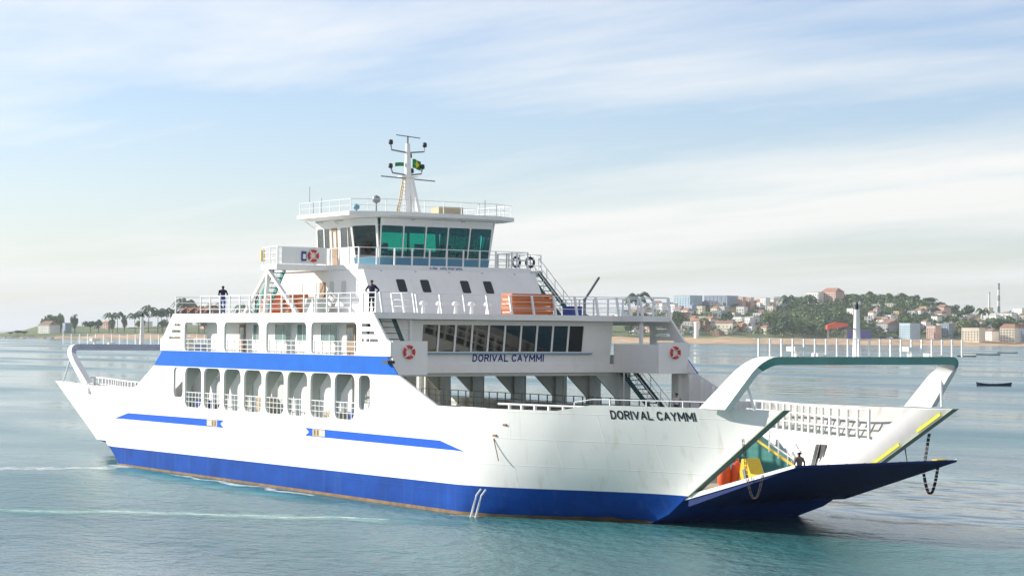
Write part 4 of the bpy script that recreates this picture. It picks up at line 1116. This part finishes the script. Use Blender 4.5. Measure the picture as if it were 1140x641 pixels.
mx = N(nt.nodes, 'ShaderNodeMix', data_type='RGBA'); L.new(at_.outputs['Fac'], mx.inputs[0]); L.new(r1.outputs[0], mx.inputs[6]); L.new(r2.outputs[0], mx.inputs[7])
L.new(mx.outputs[2], b.inputs['Base Color'])
me = bpy.data.meshes.new('shore'); me.from_pydata(vv, [], ff); me.materials.append(gmat)
ca = me.attributes.new('sandy', 'FLOAT', 'POINT')
for i, u in enumerate(us_):
    for j, d in enumerate(ds):
        w = d-D0-6*math.sin(u*.03)-5*math.sin(u*.011+1)
        lim = interp(u, [60, 130, 300, 760, 1140], [4, 70, 90, 95, 100])+25*noise.noise(Vector((u*.04, 1, 2)))
        ca.data[i*nd+j].value = max(0, min(1, (lim-w)/14+.5))
me.polygons.foreach_set('use_smooth', [True]*len(me.polygons))
shore = bpy.data.objects.new('shore', me); link(shore); tag(shore, kind='structure')

mat('leaf_dark', (.045, .105, .032), .7, .35, .15); mat('leaf_mid', (.085, .160, .042), .7, .35, .15); mat('leaf_light', (.14, .21, .055), .7, .3, .15)
mat('bark', (.12, .09, .065), .9, .2, .6)
for nm, col in (('cream', (.74, .67, .53)), ('pale', (.80, .78, .73)), ('pinkish', (.58, .40, .33)), ('sky_blue', (.38, .50, .57)), ('greyish', (.36, .37, .38)), ('ochre', (.55, .38, .18)), ('bluegrey', (.30, .38, .47)), ('brick', (.40, .21, .14)),
                ('tile_red', (.38, .19, .13)), ('tile_brown', (.28, .17, .12)), ('slab_grey', (.33, .32, .31)), ('tarp_red', (.75, .10, .035)), ('violet', (.10, .09, .33)), ('window_dark', (.035, .045, .055))):
    mat('h_'+nm, col, .8, .10, .12, streak=((.25, .22, .2), .25) if nm not in ('tarp_red', 'violet', 'window_dark') else None)

def crown_mesh(name, seed, m, n=320, rx=.5, rz=.42, cz=.62, leaf=.085):
    """unit tree crown: leaf faces spread through several uneven lobes, height 1"""
    rnd = random.Random(seed); mb = MB(); lobes = []
    for k in range(7):
        a = rnd.uniform(0, 6.28); q = rnd.uniform(.0, .62)
        lobes.append((Vector((math.cos(a)*rx*q, math.sin(a)*rx*q, cz+rnd.uniform(-.22, .22)*rz*1.6)), rnd.uniform(.40, .62)))
    for k in range(n):
        c_, s_ = rnd.choice(lobes); d = Vector((rnd.gauss(0, 1), rnd.gauss(0, 1), rnd.gauss(0, 1))).normalized()
        r_ = rnd.uniform(.55, 1.0)**.6
        p = c_+Vector((d.x*rx*s_*r_, d.y*rx*s_*r_, d.z*rz*s_*r_))
        nrm = (d+Vector((rnd.gauss(0, .5), rnd.gauss(0, .5), rnd.gauss(0, .5)))).normalized()
        a = nrm.orthogonal().normalized(); b_ = nrm.cross(a); l = leaf*rnd.uniform(.6, 1.35)
        mb.add([p-a*l, p+b_*l*.7, p+a*l, p-b_*l*.7], [(0, 1, 2, 3)])
    me_ = bpy.data.meshes.new(name); me_.from_pydata(mb.v, [], mb.f); me_.materials.append(MATS[m]); return me_
crowns = [crown_mesh('crown', 10+k, ('leaf_dark', 'leaf_mid', 'leaf_light')[k % 3], rx=(.5, .62, .42, .7)[k % 4], rz=(.42, .34, .46, .28)[k % 4], cz=(.6, .64, .58, .7)[k % 4]) for k in range(8)]
def trunk_mesh(seed):
    rnd = random.Random(seed); mb = MB(); mb.tube([(0, 0, -.03), (.01, .01, .25), (rnd.uniform(-.03, .03), 0, .5)], [.035, .026, .018], 6)
    for k in range(4):
        a = rnd.uniform(0, 6.28); mb.tube([(0, 0, .3+.06*k), (math.cos(a)*.18, math.sin(a)*.18, .55+.05*k)], [.014, .006], 5)
    return mb.mesh('trunk', 'bark')
trunks = [trunk_mesh(k) for k in range(3)]
tcount = 0
def tree(u, d, vtop, label, group, wide=1.0, kind=None, hmin=4.0):
    global tcount
    p = bgpos(u, d); z0 = terr(u, d); zt = 9.3+(yhor(u)-vtop)*d/F; h = max(hmin, zt-z0)
    h *= .88 if u < 250 else 1
    wide *= .78 if u < 250 else 1
    r_ = empty('tree', (p.x, p.y, z0-.2), tcount*1.7); tag(r_, label, 'tree', group)
    c_ = inst(crowns[kind if kind is not None else tcount % 8], 'crown', r_, (0, 0, 0), 0, (h*wide, h*wide, h)); inst(trunks[tcount % 3], 'trunk', r_, (0, 0, 0), 0, (h, h, h)); tcount += 1
def palm_mesh(seed):
    rnd = random.Random(seed); mb = MB(); mb.tube([(0, 0, -.03), (.01, 0, .3), (.03, .01, .6), (.04, .01, .80)], [.020, .014, .012, .012], 6)
    t = mb.mesh('palm_trunk', 'bark'); fr = MB()
    for k in range(15):
        a = k*2.4+rnd.uniform(-.2, .2); L_ = rnd.uniform(.24, .32); lift = rnd.uniform(-.02, .14)
        pts = []
        for i in range(6):
            f_ = i/5; pts.append(Vector((.04+math.cos(a)*L_*f_, .01+math.sin(a)*L_*f_, .80+lift*math.sin(f_*3)*1.2-.20*f_*f_)))
        side = Vector((-math.sin(a), math.cos(a), 0))
        for i in range(5):
            w0, w1 = .045*math.sin((i/5)*2.6+.4), .045*math.sin(((i+1)/5)*2.6+.4)
            fr.add([pts[i]-side*w0-Vector((0, 0, w0)), pts[i], pts[i+1], pts[i+1]-side*w1-Vector((0, 0, w1))], [(0, 1, 2, 3)])
            fr.add([pts[i]+side*w0-Vector((0, 0, w0)), pts[i], pts[i+1], pts[i+1]+side*w1-Vector((0, 0, w1))], [(0, 1, 2, 3)])
    return t, fr.mesh('palm_fronds', 'leaf_dark')
palms = [palm_mesh(k) for k in range(3)]
def palm(u, d, vtop, label, group='palms on the far shore'):
    global tcount
    p = bgpos(u, d); z0 = terr(u, d); zt = 9.3+(yhor(u)-vtop)*d/F; h = max(7, zt-z0)
    r_ = empty('palm_tree', (p.x, p.y, z0-.2), tcount*2.1); tag(r_, label, 'palm', group); t, f_ = palms[tcount % 3]; tcount += 1
    inst(t, 'trunk', r_, (0, 0, 0), 0, (h, h, h)); inst(f_, 'fronds', r_, (0, 0, 0), 0, (h*1.25, h*1.25, h))
winm = MB().box(-.6, .6, -.06, .06, -.75, .75).mesh('house_window', 'h_window_dark')
doorm = MB().box(-.55, .55, -.06, .06, 0, 2.1).mesh('house_door', 'h_tile_brown')
def house(u, vbase, w, h, col, roofk, label, group=None, depth=None, rz=None, d=None, cat='house', wins=True):
    """w, h in metres; stands on the ground where the pixel column u meets the terrain at height vbase"""
    if d is None:
        d = D0+70
        while d < 3180:
            if yhor(u)+(9.3-terr(u, d))*F/d <= vbase: break
            d += 6
    k = d/D0; w *= k; h *= k
    depth = depth or w*.8; p = bgpos(u, d); rz = (random.uniform(-1.15, -.45) if rz is None else rz-.75)
    z0 = terr(u, d)-1.5
    root = empty('house', (p.x, p.y, z0), YAW-math.pi/2+rz); tag(root, label, cat, group)
    hh = h+1.5
    MB().box(-w/2, w/2, -depth/2, depth/2, 0, hh).build('wall', 'h_'+col, root)
    if roofk == 'flat':
        MB().box(-w/2-.25, w/2+.25, -depth/2-.25, depth/2+.25, hh+.002, hh+.45).build('roof', 'h_slab_grey' if col != 'greyish' else 'h_pale', root)
    elif roofk == 'tank':
        MB().box(-w/2-.25, w/2+.25, -depth/2-.25, depth/2+.25, hh+.002, hh+.4).build('roof', 'h_slab_grey', root)
        MB().lathe([(0, 0), (.9, 0), (.9, 1.3), (.5, 1.7), (0, 1.7)], (w*.2, 0, hh+.4), 10).build('water_tank', 'h_sky_blue', root)
    else:
        rm_ = 'h_tile_red' if roofk == 'red' else 'h_tile_brown'; e_ = .5; rh_ = min(depth*.32, h*.5)
        MB().add([(-w/2-e_, -depth/2-e_, hh), (w/2+e_, -depth/2-e_, hh), (w/2+e_, depth/2+e_, hh), (-w/2-e_, depth/2+e_, hh), (-w/2-e_+depth*.2, 0, hh+rh_), (w/2+e_-depth*.2, 0, hh+rh_)],
                 [(0, 1, 5, 4), (2, 3, 4, 5), (0, 4, 3), (1, 2, 5), (0, 3, 2, 1)]).build('roof', rm_, root)
    if wins:
        nf = max(1, int(h/3.1)); nw = max(2, min(6, int(w/3.2)))
        for f_ in range(nf):
            for j in range(nw):
                zz = 1.5+f_*3.0+1.75
                if zz+.8 > hh: continue
                if f_ == 0 and j == nw//2: inst(doorm, 'door', root, (-w/2+w*(j+.5)/nw, -depth/2-.05, 1.5)); continue
                inst(winm, 'window', root, (-w/2+w*(j+.5)/nw, -depth/2-.05, zz))
    return root

# ---- left headland
random.seed(21)
house(55, 360.5, 19, 9, 'pale', 'brown', 'white house under a round tree on the left headland', rz=.1, d=2455)
house(75, 361, 9, 11, 'bluegrey', 'flat', 'narrow blue grey house right of the white headland house', d=2465)
GL = 'trees on the left headland'
tree(57, 2490, 345, 'dark round tree over the white headland house', GL, 1.25, 1)
tree(68, 2480, 342, 'tall thin tree between the two headland houses', GL, .6, 2)
tree(84, 2450, 345.5, 'upright dark tree right of the headland houses', GL, .75, 6)
tree(101, 2450, 354, 'small low tree on the open headland slope', GL, 1.2, 3)
for k, (u, vt, wd, kd) in list(enumerate(((110, 352, .9, 0), (118, 350, 1.1, 1), (126, 351, .9, 4), (133, 349, 1.0, 2), (139, 347, .7, 6), (146, 354, 1.2, 5), (157, 352, 1.2, 1), (172, 350, 1.2, 0), (182, 352, 1.3, 4), (192, 350, 1.1, 1), (199, 346, .9, 3), (213, 346, 1.1, 0), (228, 350, 1.2, 5), (241, 348, 1.0, 1))))[::2]:
    tree(u, 2470+(k*37) % 60, vt, 'green shore tree in the row right of the headland houses', GL, wd, kd)
for u, vt in ((12, 368), (20, 366), (28, 367)): tree(u, 2352, vt, 'low dark bush on the rocky tip of the left headland', 'bushes on the headland tip', 1.6, 3, 3)
for u, vt in ((151, 345), (165.5, 336), (176, 341), (181, 341), (204, 327), (208, 329), (241, 333), (122, 345), (131, 344), (187, 339), (195, 341), (158, 342), (222, 336), (270, 334)): palm(u, 2450, vt, 'tall palm above the left shore trees', 'palms on the left shore')
for k, u in enumerate((120, 160, 206, 230, 262, 290)):
    house(u, 366-(k % 3)*3, 11+(k*5) % 7, 6, ('pinkish', 'pale', 'cream')[k % 3], ('red', 'flat', 'brown')[k % 3], 'low pale house behind the beach on the left shore', 'houses on the left shore')
# behind the ferry
for k in range(14):
    u = 300+k*27; house(u, 366-(k*7) % 9, 13+(k*5) % 9, 7, ('pinkish', 'pale', 'cream', 'ochre')[k % 4], ('red', 'flat', 'brown')[k % 3], 'low house on the shore hidden behind the ferry decks', 'houses behind the ferry', wins=False)
for k in range(24): tree(255+k*18+(k*7) % 9, 2440+(k*53) % 120, 352-(k*5) % 7, 'green tree on the shore behind the ferry', 'trees behind the ferry', 1.1)

# ---- right shore: named buildings
house(927, 337, 22, 12, 'pinkish', 'red', 'large red roofed building crowning the right hill', rz=-.15, depth=16, cat='building')
house(909, 338, 17, 12, 'pale', 'flat', 'white annex left of the large red roofed hill building', rz=-.1, cat='building')
house(1013, 377, 18, 17, 'sky_blue', 'flat', 'light blue three storey house behind the right beach', rz=-.3)
house(999, 368, 9, 9, 'pale', 'flat', 'small white house left of the light blue house')
house(989, 368, 22, 7, 'greyish', 'brown', 'long grey house with brown roof left of the small white house')
house(1040, 377, 13, 14, 'pinkish', 'flat', 'pinkish house right of the light blue house')
house(1054, 376, 13, 15, 'bluegrey', 'flat', 'tall blue grey house right of the pinkish house')
house(1084, 381, 21, 15, 'cream', 'flat', 'cream two storey house standing nearest the beach on the right', rz=.1)
house(1104, 379, 13, 10, 'pale', 'brown', 'white cottage right of the cream beach house')
house(1124, 381, 17, 16, 'cream', 'red', 'cream house with red roof at the right end of the beach', rz=.15)
house(1137, 380, 14, 14, 'bluegrey', 'flat', 'dark blue grey house at the right edge behind the beach')
house(1112, 361, 38, 12, 'pale', 'flat', 'long white building on the rise behind the beach houses', rz=.05, depth=14, cat='building')
house(1100, 355, 9, 12, 'cream', 'flat', 'cream stair tower at the left end of the long white building', cat='building')
house(1137, 352, 14, 13, 'pale', 'flat', 'tall white block at the right edge above the beach', cat='building')
house(766, 345, 25, 15, 'sky_blue', 'flat', 'wide light blue block on the town skyline behind the ferry bow', rz=-.1, cat='building')
house(803, 344, 30, 14, 'bluegrey', 'flat', 'wide blue grey block right of the light blue skyline block', rz=.1, cat='building')
house(826, 346, 7, 15, 'pinkish', 'flat', 'slim pink tower, left of the skyline pair', rz=0, cat='building')
house(835, 346, 7, 14, 'pinkish', 'flat', 'slim pink tower, right of the skyline pair', rz=0, cat='building')
house(852, 347, 9, 15, 'pale', 'flat', 'tall white tower on the skyline right of the pink pair', rz=-.2, cat='building')
house(806, 368, 30, 8, 'cream', 'brown', 'long cream shed above the beach behind the ferry bow', rz=.05, depth=10, cat='building')
house(876, 338, 22, 7, 'bluegrey', 'flat', 'low pale block left of the white annex on the hill', cat='building')
house(715, 352, 20, 8, 'ochre', 'flat', 'ochre flat house behind the upper deck rail of the ferry')
# red tarpaulin and violet hoarding
def slab(u, v0, v1, w, m, label, cat, name, d=2405):
    p = bgpos(u, d); zt = 9.3+(yhor(u)-v0)*d/F; zb = terr(u, d)
    t = empty(name, (p.x, p.y, zb), YAW-math.pi/2); tag(t, label, cat); return t, zt-zb
t, hh = slab(932, 359, 370, 23, 'h_tarp_red', 'big red awning roof above the beach below the hill', 'awning', 'awning')
MB().plate([(-12, hh-8), (12, hh-4.2), (12, hh-1.0), (-2, hh+.5), (-12, hh-3.0)], [], lambda u, v, w: (u, w, v), -5, 5).build('canopy', 'h_tarp_red', t)
for x in (-10, 10):
    for y in (-4.5, 4.5): MB().box(x-.2, x+.2, y-.2, y+.2, -1, hh-6.5).build('post', 'h_pale', t)
t, hh = slab(957, 367, 377, 26, 'h_violet', 'violet painted hut row below the red awning', 'hut', 'beach_hut', 2400)
MB().box(-13, 13, -4, 4, -1, hh-.5).build('wall', 'h_violet', t); MB().box(-13.5, 13.5, -4.5, 4.5, hh-.498, hh).build('roof', 'h_slab_grey', t)
for x in (-8, 0, 8): inst(doorm, 'door', t, (x, -4.05, .2), 0, (1.6, 1, 1.4))
for k, (u, col) in enumerate(((984, 'window_dark'), (993, 'pale'), (998, 'window_dark'))):
    d = 2393; p = bgpos(u, d); t = empty('parked_truck', (p.x, p.y, terr(u, d)), YAW-math.pi/2)
    tag(t, ['dark box truck parked above the beach, left one', 'small white van parked between two dark trucks', 'dark box truck parked above the beach, right one'][k], 'truck')
    ln = (9, 4.5, 7)[k]; hh = (3.4, 2.4, 3.2)[k]
    MB().box(-ln/2, ln/2-1.8, -1.2, 1.2, .6, hh).build('cargo_box', 'h_'+col, t); MB().box(ln/2-1.75, ln/2, -1.1, 1.1, .6, hh*.75).build('cab', 'h_'+('greyish' if col != 'pale' else 'pale'), t)
    for x in (-ln/2+1, ln/2-1): MB().tube([(x, -1.25, .5), (x, 1.25, .5)], .5, 10).build('wheel', 'dark', t)
# striped chimneys
for u, vt, vb, r_, lab in ((1101.5, 326, 346, 1.5, 'slim pale chimney left of the dark striped one'), (1112, 316, 346, 1.9, 'tall dark banded chimney behind the long white building')):
    d = 2760; p = bgpos(u, d); z0 = terr(u, d); zt = 9.3+(yhor(u)-vt)*d/F
    t = empty('chimney', (p.x, p.y, z0)); tag(t, lab, 'chimney'); n = 6
    for k in range(n):
        MB().lathe([(r_*(1.25-.5*k/n), 0), (r_*(1.25-.5*(k+1)/n), (zt-z0)/n)], (0, 0, k*(zt-z0)/n), 12).build('shaft_band', ('h_pale' if (k % 2 == 0 or r_ < 1.7) else 'h_greyish'), t)
    MB().lathe([(0, 0), (r_*1.0, 0), (r_*1.0, .9), (0, .9)], (0, 0, zt-z0), 12).build('cap', 'h_greyish', t)
# white pillar on the beach
d = 2400; p = bgpos(775.6, d); z0 = terr(775.6, d); t = empty('pillar', (p.x, p.y, z0)); tag(t, 'white square pillar above the beach behind the ferry bow', 'pillar')
MB().box(-2, 2, -2, 2, -1, 17).build('shaft', 'h_pale', t); MB().box(-2.5, 2.5, -2.5, 2.5, 17.01, 18.2).build('cap', 'h_pale', t)
# filler town houses, each one standing on the slope
random.seed(5)
cols = ['cream', 'pale', 'pinkish', 'greyish', 'ochre', 'bluegrey', 'pale', 'brick', 'pale', 'cream']
words = {'cream': 'cream', 'pale': 'white', 'pinkish': 'pink', 'greyish': 'grey', 'ochre': 'ochre', 'bluegrey': 'blue grey', 'brick': 'brick red'}
def fill(n, u0, u1, v0, v1, where, hm=(6, 11)):
    for k in range(n):
        u = u0+(u1-u0)*(k+random.uniform(.1, .9))/n; vb = random.uniform(v0, v1); c_ = random.choice(cols); rk = random.choice(['flat', 'flat', 'tank', 'flat', 'tank', 'red', 'brown'])
        house(u, vb, random.uniform(7, 14), random.uniform(*hm), c_, rk, 'small %s house among the houses %s' % (words[c_], where), 'small %s houses %s' % (words[c_], where))
fill(62, 690, 872, 342, 367, 'on the slope behind the ferry bow')
fill(16, 700, 860, 366, 374, 'just above the beach behind the ferry bow', (4, 7))
fill(30, 965, 1090, 352, 373, 'below the wooded hill')
fill(14, 1050, 1145, 358, 375, 'behind the beach at the right edge')
fill(9, 940, 1060, 343, 354, 'up on the wooded hill', (5, 8))
fill(6, 1145, 1190, 360, 376, 'beyond the right edge of the beach')
# individual trees on the right
GR = 'trees on the right shore'
for k, (u, vt, wd) in enumerate(((968, 323, .9), (990, 325, .9), (1005, 325, 1.4), (1020, 327, 1.4), (1034, 330, 1.3), (1048, 335, 1.3), (1062, 338, 1.2), (1077, 338, 1.1), (955, 327, 1.2), (944, 331, 1.1))):
    tree(u, 2760, vt, 'tree standing out along the crest of the wooded hill', 'crest trees on the wooded hill', wd, (0, 1, 4, 0, 3)[k % 5], 8)
for k in range(22):
    u = 862+k*5.2; tree(u, 2420+(k*61) % 110, 363-(k*11) % 12, 'green tree at the foot of the wooded hill', 'trees at the foot of the wooded hill', 1.2)
for k in range(18): tree(700+k*9.2, 2470+(k*71) % 200, 357-(k*13) % 16, 'tree among the houses behind the ferry bow', 'town trees behind the ferry bow', 1.0)
for k in range(14): tree(1000+k*10.5, 2430+(k*47) % 160, 364-(k*13) % 16, 'tree among the houses on the right shore', 'town trees on the right shore', 1.0)
palm(711, 2500, 320, 'tall palm above the upper deck rail of the ferry', 'palms above the ferry')
for u, vt in ((876, 325), (902, 324), (1068, 345), (1093, 340)): palm(u, 2560, vt, 'palm among the houses of the right shore', 'palms on the right shore')
# the wood that covers the right hill: one mass of leaves
rnd = random.Random(3); wd = MB(); mi = []
for k in range(5200):
    u = rnd.uniform(700, 1130); t_ = rnd.random(); d = 2440+t_*330
    dens = interp(u, [690, 760, 850, 880, 1060, 1085, 1130], [.25, .28, .35, 1, 1, .45, .35])
    if rnd.random() > dens: continue
    if d < 2520 and rnd.random() > .5: continue
    p = bgpos(u, d); z = terr(u, d); r_ = rnd.uniform(2.2, 4.6); hgt_ = rnd.uniform(2.0, 6.5)
    for j in range(7):
        dv_ = Vector((rnd.gauss(0, 1), rnd.gauss(0, 1), abs(rnd.gauss(0, .9)))).normalized(); q = Vector((p.x, p.y, z+hgt_-r_*.4))+dv_*r_*rnd.uniform(.6, 1)
        nn = (dv_+Vector((rnd.gauss(0, .4), rnd.gauss(0, .4), rnd.gauss(0, .4)))).normalized(); a = nn.orthogonal().normalized(); b_ = nn.cross(a); l = rnd.uniform(.8, 1.9)
        wd.add([q-a*l, q+b_*l*.8, q+a*l, q-b_*l*.8], [(0, 1, 2, 3)]); mi.append(0 if rnd.random() < .5 else (1 if rnd.random() < .7 else 2))
me = bpy.data.meshes.new('hill_wood'); me.from_pydata(wd.v, [], wd.f)
for m_ in ('leaf_dark', 'leaf_mid', 'leaf_light'): me.materials.append(MATS[m_])
me.polygons.foreach_set('material_index', mi)
o = bpy.data.objects.new('hill_wood', me); link(o); tag(o, 'dark green wood covering the hill on the right shore', 'wood', kind='stuff')
# rocks at the tip of the left headland
rk = MB(); rnd = random.Random(9)
for k in range(70):
    u = rnd.uniform(0, 60); d = D0+rnd.uniform(-8, 14)-2; p = bgpos(u, d); s_ = rnd.uniform(.6, 1.8); vv = []
    for c_ in ((-1, -1, -1), (1, -1, -1), (1, 1, -1), (-1, 1, -1), (-.6, -.7, .8), (.7, -.5, .6), (.6, .7, .9), (-.7, .6, .7)): vv.append((p.x+c_[0]*s_*rnd.uniform(.7, 1.2), p.y+c_[1]*s_*rnd.uniform(.7, 1.2), .3+c_[2]*s_*rnd.uniform(.7, 1.1)))
    rk.add(vv, [(0, 3, 2, 1), (4, 5, 6, 7), (0, 1, 5, 4), (1, 2, 6, 5), (2, 3, 7, 6), (3, 0, 4, 7)])
o = rk.build('shore_rocks', 'h_greyish'); tag(o, 'grey rocks along the tip of the left headland', 'rocks', kind='stuff')

# ================================================================== SMALL BOATS
def boat(loc, L_, rz, label, hullm='navy_cloth'):
    t = empty('small_boat', (loc[0], loc[1], 0), rz); mb = MB(); n = 13; secs = []
    for i in range(n):
        s_ = -1+2*i/(n-1); w = L_*.13*(1-abs(s_)**2.6)+.03; sheer = .42+.32*s_*s_
        secs.append([(s_*L_/2, -w, sheer), (s_*L_/2*.95, -w*.75, -.12), (s_*L_/2*.95, w*.75, -.12), (s_*L_/2, w, sheer), (s_*L_/2*.97, w*.85, sheer-.02), (s_*L_/2*.9, w*.6, .12), (s_*L_/2*.9, -w*.6, .12), (s_*L_/2*.97, -w*.85, sheer-.02)])
    vv = [v for s_ in secs for v in s_]; ff = []
    for i in range(n-1):
        for j in range(8): ff.append((i*8+j, i*8+(j+1) % 8, (i+1)*8+(j+1) % 8, (i+1)*8+j))
    ff += [tuple(range(7, -1, -1)), tuple((n-1)*8+j for j in range(8))]
    mb.add(vv, ff).build('hull', hullm, t)
    for x in (-.22, .12): MB().box(x*L_-.12, x*L_+.12, -L_*.10, L_*.10, .34, .39).build('thwart', 'door_wood', t)
    MB().tube([(-.05*L_, 0, .2), (-.04*L_, 0, .75)], .05, 6).build('mast_stub', 'steel', t)
    tag(t, label, 'boat', 'small moored boats')
boat((-170, 231.3), 7.0, YAW-math.pi/2+.05, 'dark open boat moored right of the bow gantry, the nearest one')
boat((-600, 666), 10, YAW-math.pi/2+.2, 'far moored boat, left one of the three off the beach', 'greyish' if False else 'grey_cloth')
boat((-674, 758), 13, YAW-math.pi/2-.1, 'far moored boat, middle one of the three off the beach', 'grey_cloth')
boat((-767, 872), 13, YAW-math.pi/2+.1, 'far moored boat, right one of the three off the beach', 'grey_cloth')

# ================================================================== FOAM
fm = bpy.data.materials.new('foam'); fm.use_nodes = True
nt = fm.node_tree; b = nt.nodes['Principled BSDF']; L = nt.links; b.inputs['Roughness'].default_value = .8; b.inputs['Base Color'].default_value = (.75, .80, .79, 1)
tcn = N(nt.nodes, 'ShaderNodeTexCoord'); nz = N(nt.nodes, 'ShaderNodeTexNoise'); L.new(tcn.outputs['Object'], nz.inputs['Vector']); nz.inputs['Scale'].default_value = .9; nz.inputs['Detail'].default_value = 9; nz.inputs['Roughness'].default_value = .7
at_ = N(nt.nodes, 'ShaderNodeAttribute', attribute_name='edge')
m_ = N(nt.nodes, 'ShaderNodeMath', operation='MULTIPLY_ADD'); L.new(at_.outputs['Fac'], m_.inputs[0]); m_.inputs[1].default_value = .40; L.new(nz.outputs['Fac'], m_.inputs[2])
rp = N(nt.nodes, 'ShaderNodeValToRGB'); L.new(m_.outputs[0], rp.inputs[0]); rp.color_ramp.elements[0].position = .72; rp.color_ramp.elements[1].position = 1.0
L.new(rp.outputs[0], b.inputs['Alpha'])
def foam(name, pts, widths, label, fm=fm, lift=.012):
    pts = [Vector((x, y, 0)) for x, y in pts]; fine = []
    for i in range(len(pts)-1):
        for k in range(12):
            q = pts[i].lerp(pts[i+1], k/12); q = q+Vector((noise.noise(q*.35)*1.1, noise.noise(q*.35+Vector((9, 0, 0)))*.9, 0)); fine.append((q, lerp(widths[i], widths[i+1], k/12)*(.6+1.1*abs(noise.noise(q*.5+Vector((0, 0, 5)))))))
    vv = []; ed = []
    for i, (p, w) in enumerate(fine):
        d = (fine[min(i+1, len(fine)-1)][0]-fine[max(0, i-1)][0]).normalized(); s_ = Vector((-d.y, d.x, 0))
        for j in range(5): vv.append(tuple(p+s_*w*(j/4-.5)+Vector((0, 0, lift)))); ed.append((0, .75, 1, .75, 0)[j]*min(1, i/5, (len(fine)-1-i)/5))
    ff = [(i*5+j, i*5+j+1, i*5+j+6, i*5+j+5) for i in range(len(fine)-1) for j in range(4)]
    me = bpy.data.meshes.new(name); me.from_pydata(vv, [], ff); me.materials.append(fm)
    a = me.attributes.new('edge', 'FLOAT', 'POINT'); a.data.foreach_set('value', ed)
    o = bpy.data.objects.new(name, me); link(o); tag(o, label, 'foam', kind='stuff')
am = fm.copy(); am.name = 'aerated_water'; ab = am.node_tree.nodes['Principled BSDF']; ab.inputs['Base Color'].default_value = (.03, .27, .235, 1); ab.inputs['Roughness'].default_value = .25
for n_ in am.node_tree.nodes:
    if n_.type == 'VALTORGB': n_.color_ramp.elements[0].position = .50; n_.color_ramp.elements[1].position = .92
    if n_.type == 'TEX_NOISE': n_.inputs['Scale'].default_value = .5
foam('wake_wash', [(-33, -4), (-24, -8.5), (-17, -11.5), (-8, -12.2), (4, -13), (14, -12.6)], [4, 7, 8, 6, 5, 3], 'green churned water along the near side by the stern', am, .008)
foam('wake_trail', [(28, -12.5), (20, -18.4), (13.5, -24.4), (9.3, -30), (3, -40)], [3.5, 5, 5, 4.5, 5], 'green churned streak on the water left of the hull', am, .008)
foam('wake_foam', [(-30, -6.0), (-22, -9.0), (-19.5, -12.6), (-21.5, -18.9), (-25, -27), (-30, -40)], [3, 5, 6, 5, 5, 6], 'white wake foam trailing left from the stern')
foam('wake_streak', [(26, -13), (20, -18.4), (13.5, -24.4), (9.3, -30), (3, -40)], [.8, 1.5, 1.4, 1.2, 1.4], 'thin broken foam streak on the water left of the hull')
foam('hull_foam', [(-14, -10.9), (-5, -11.1), (4, -11.2), (10, -11.2)], [.9, 1.1, 1.3, .8], 'foam along the waterline of the near side')
foam('outflow_foam', [(22.6, -11.6), (23.8, -10.8), (25, -10.6)], [.8, 1.2, .8], 'small splash of foam under the pump outflow')
foam('bow_foam', [(31, 6.5), (34.5, 6.2), (38, 7.5), (41, 10)], [1.5, 2.2, 2, 1.5], 'foam spreading from under the bow ramp')

# ================================================================== HAZE
hzm = bpy.data.materials.new('haze_air'); hzm.use_nodes = True
nt = hzm.node_tree; nt.nodes.clear(); o_ = N(nt.nodes, 'ShaderNodeOutputMaterial'); pv = N(nt.nodes, 'ShaderNodeVolumePrincipled')
pv.inputs['Color'].default_value = (.90, .95, 1, 1); pv.inputs['Density'].default_value = .00006; pv.inputs['Anisotropy'].default_value = .2
nt.links.new(pv.outputs[0], o_.inputs['Volume'])
hb_ = MB().box(-15500, 15500, -15500, 15500, -3.6, 90).build('haze', hzm); tag(hb_, 'pale sea haze over the water and far shore', 'haze', kind='stuff')
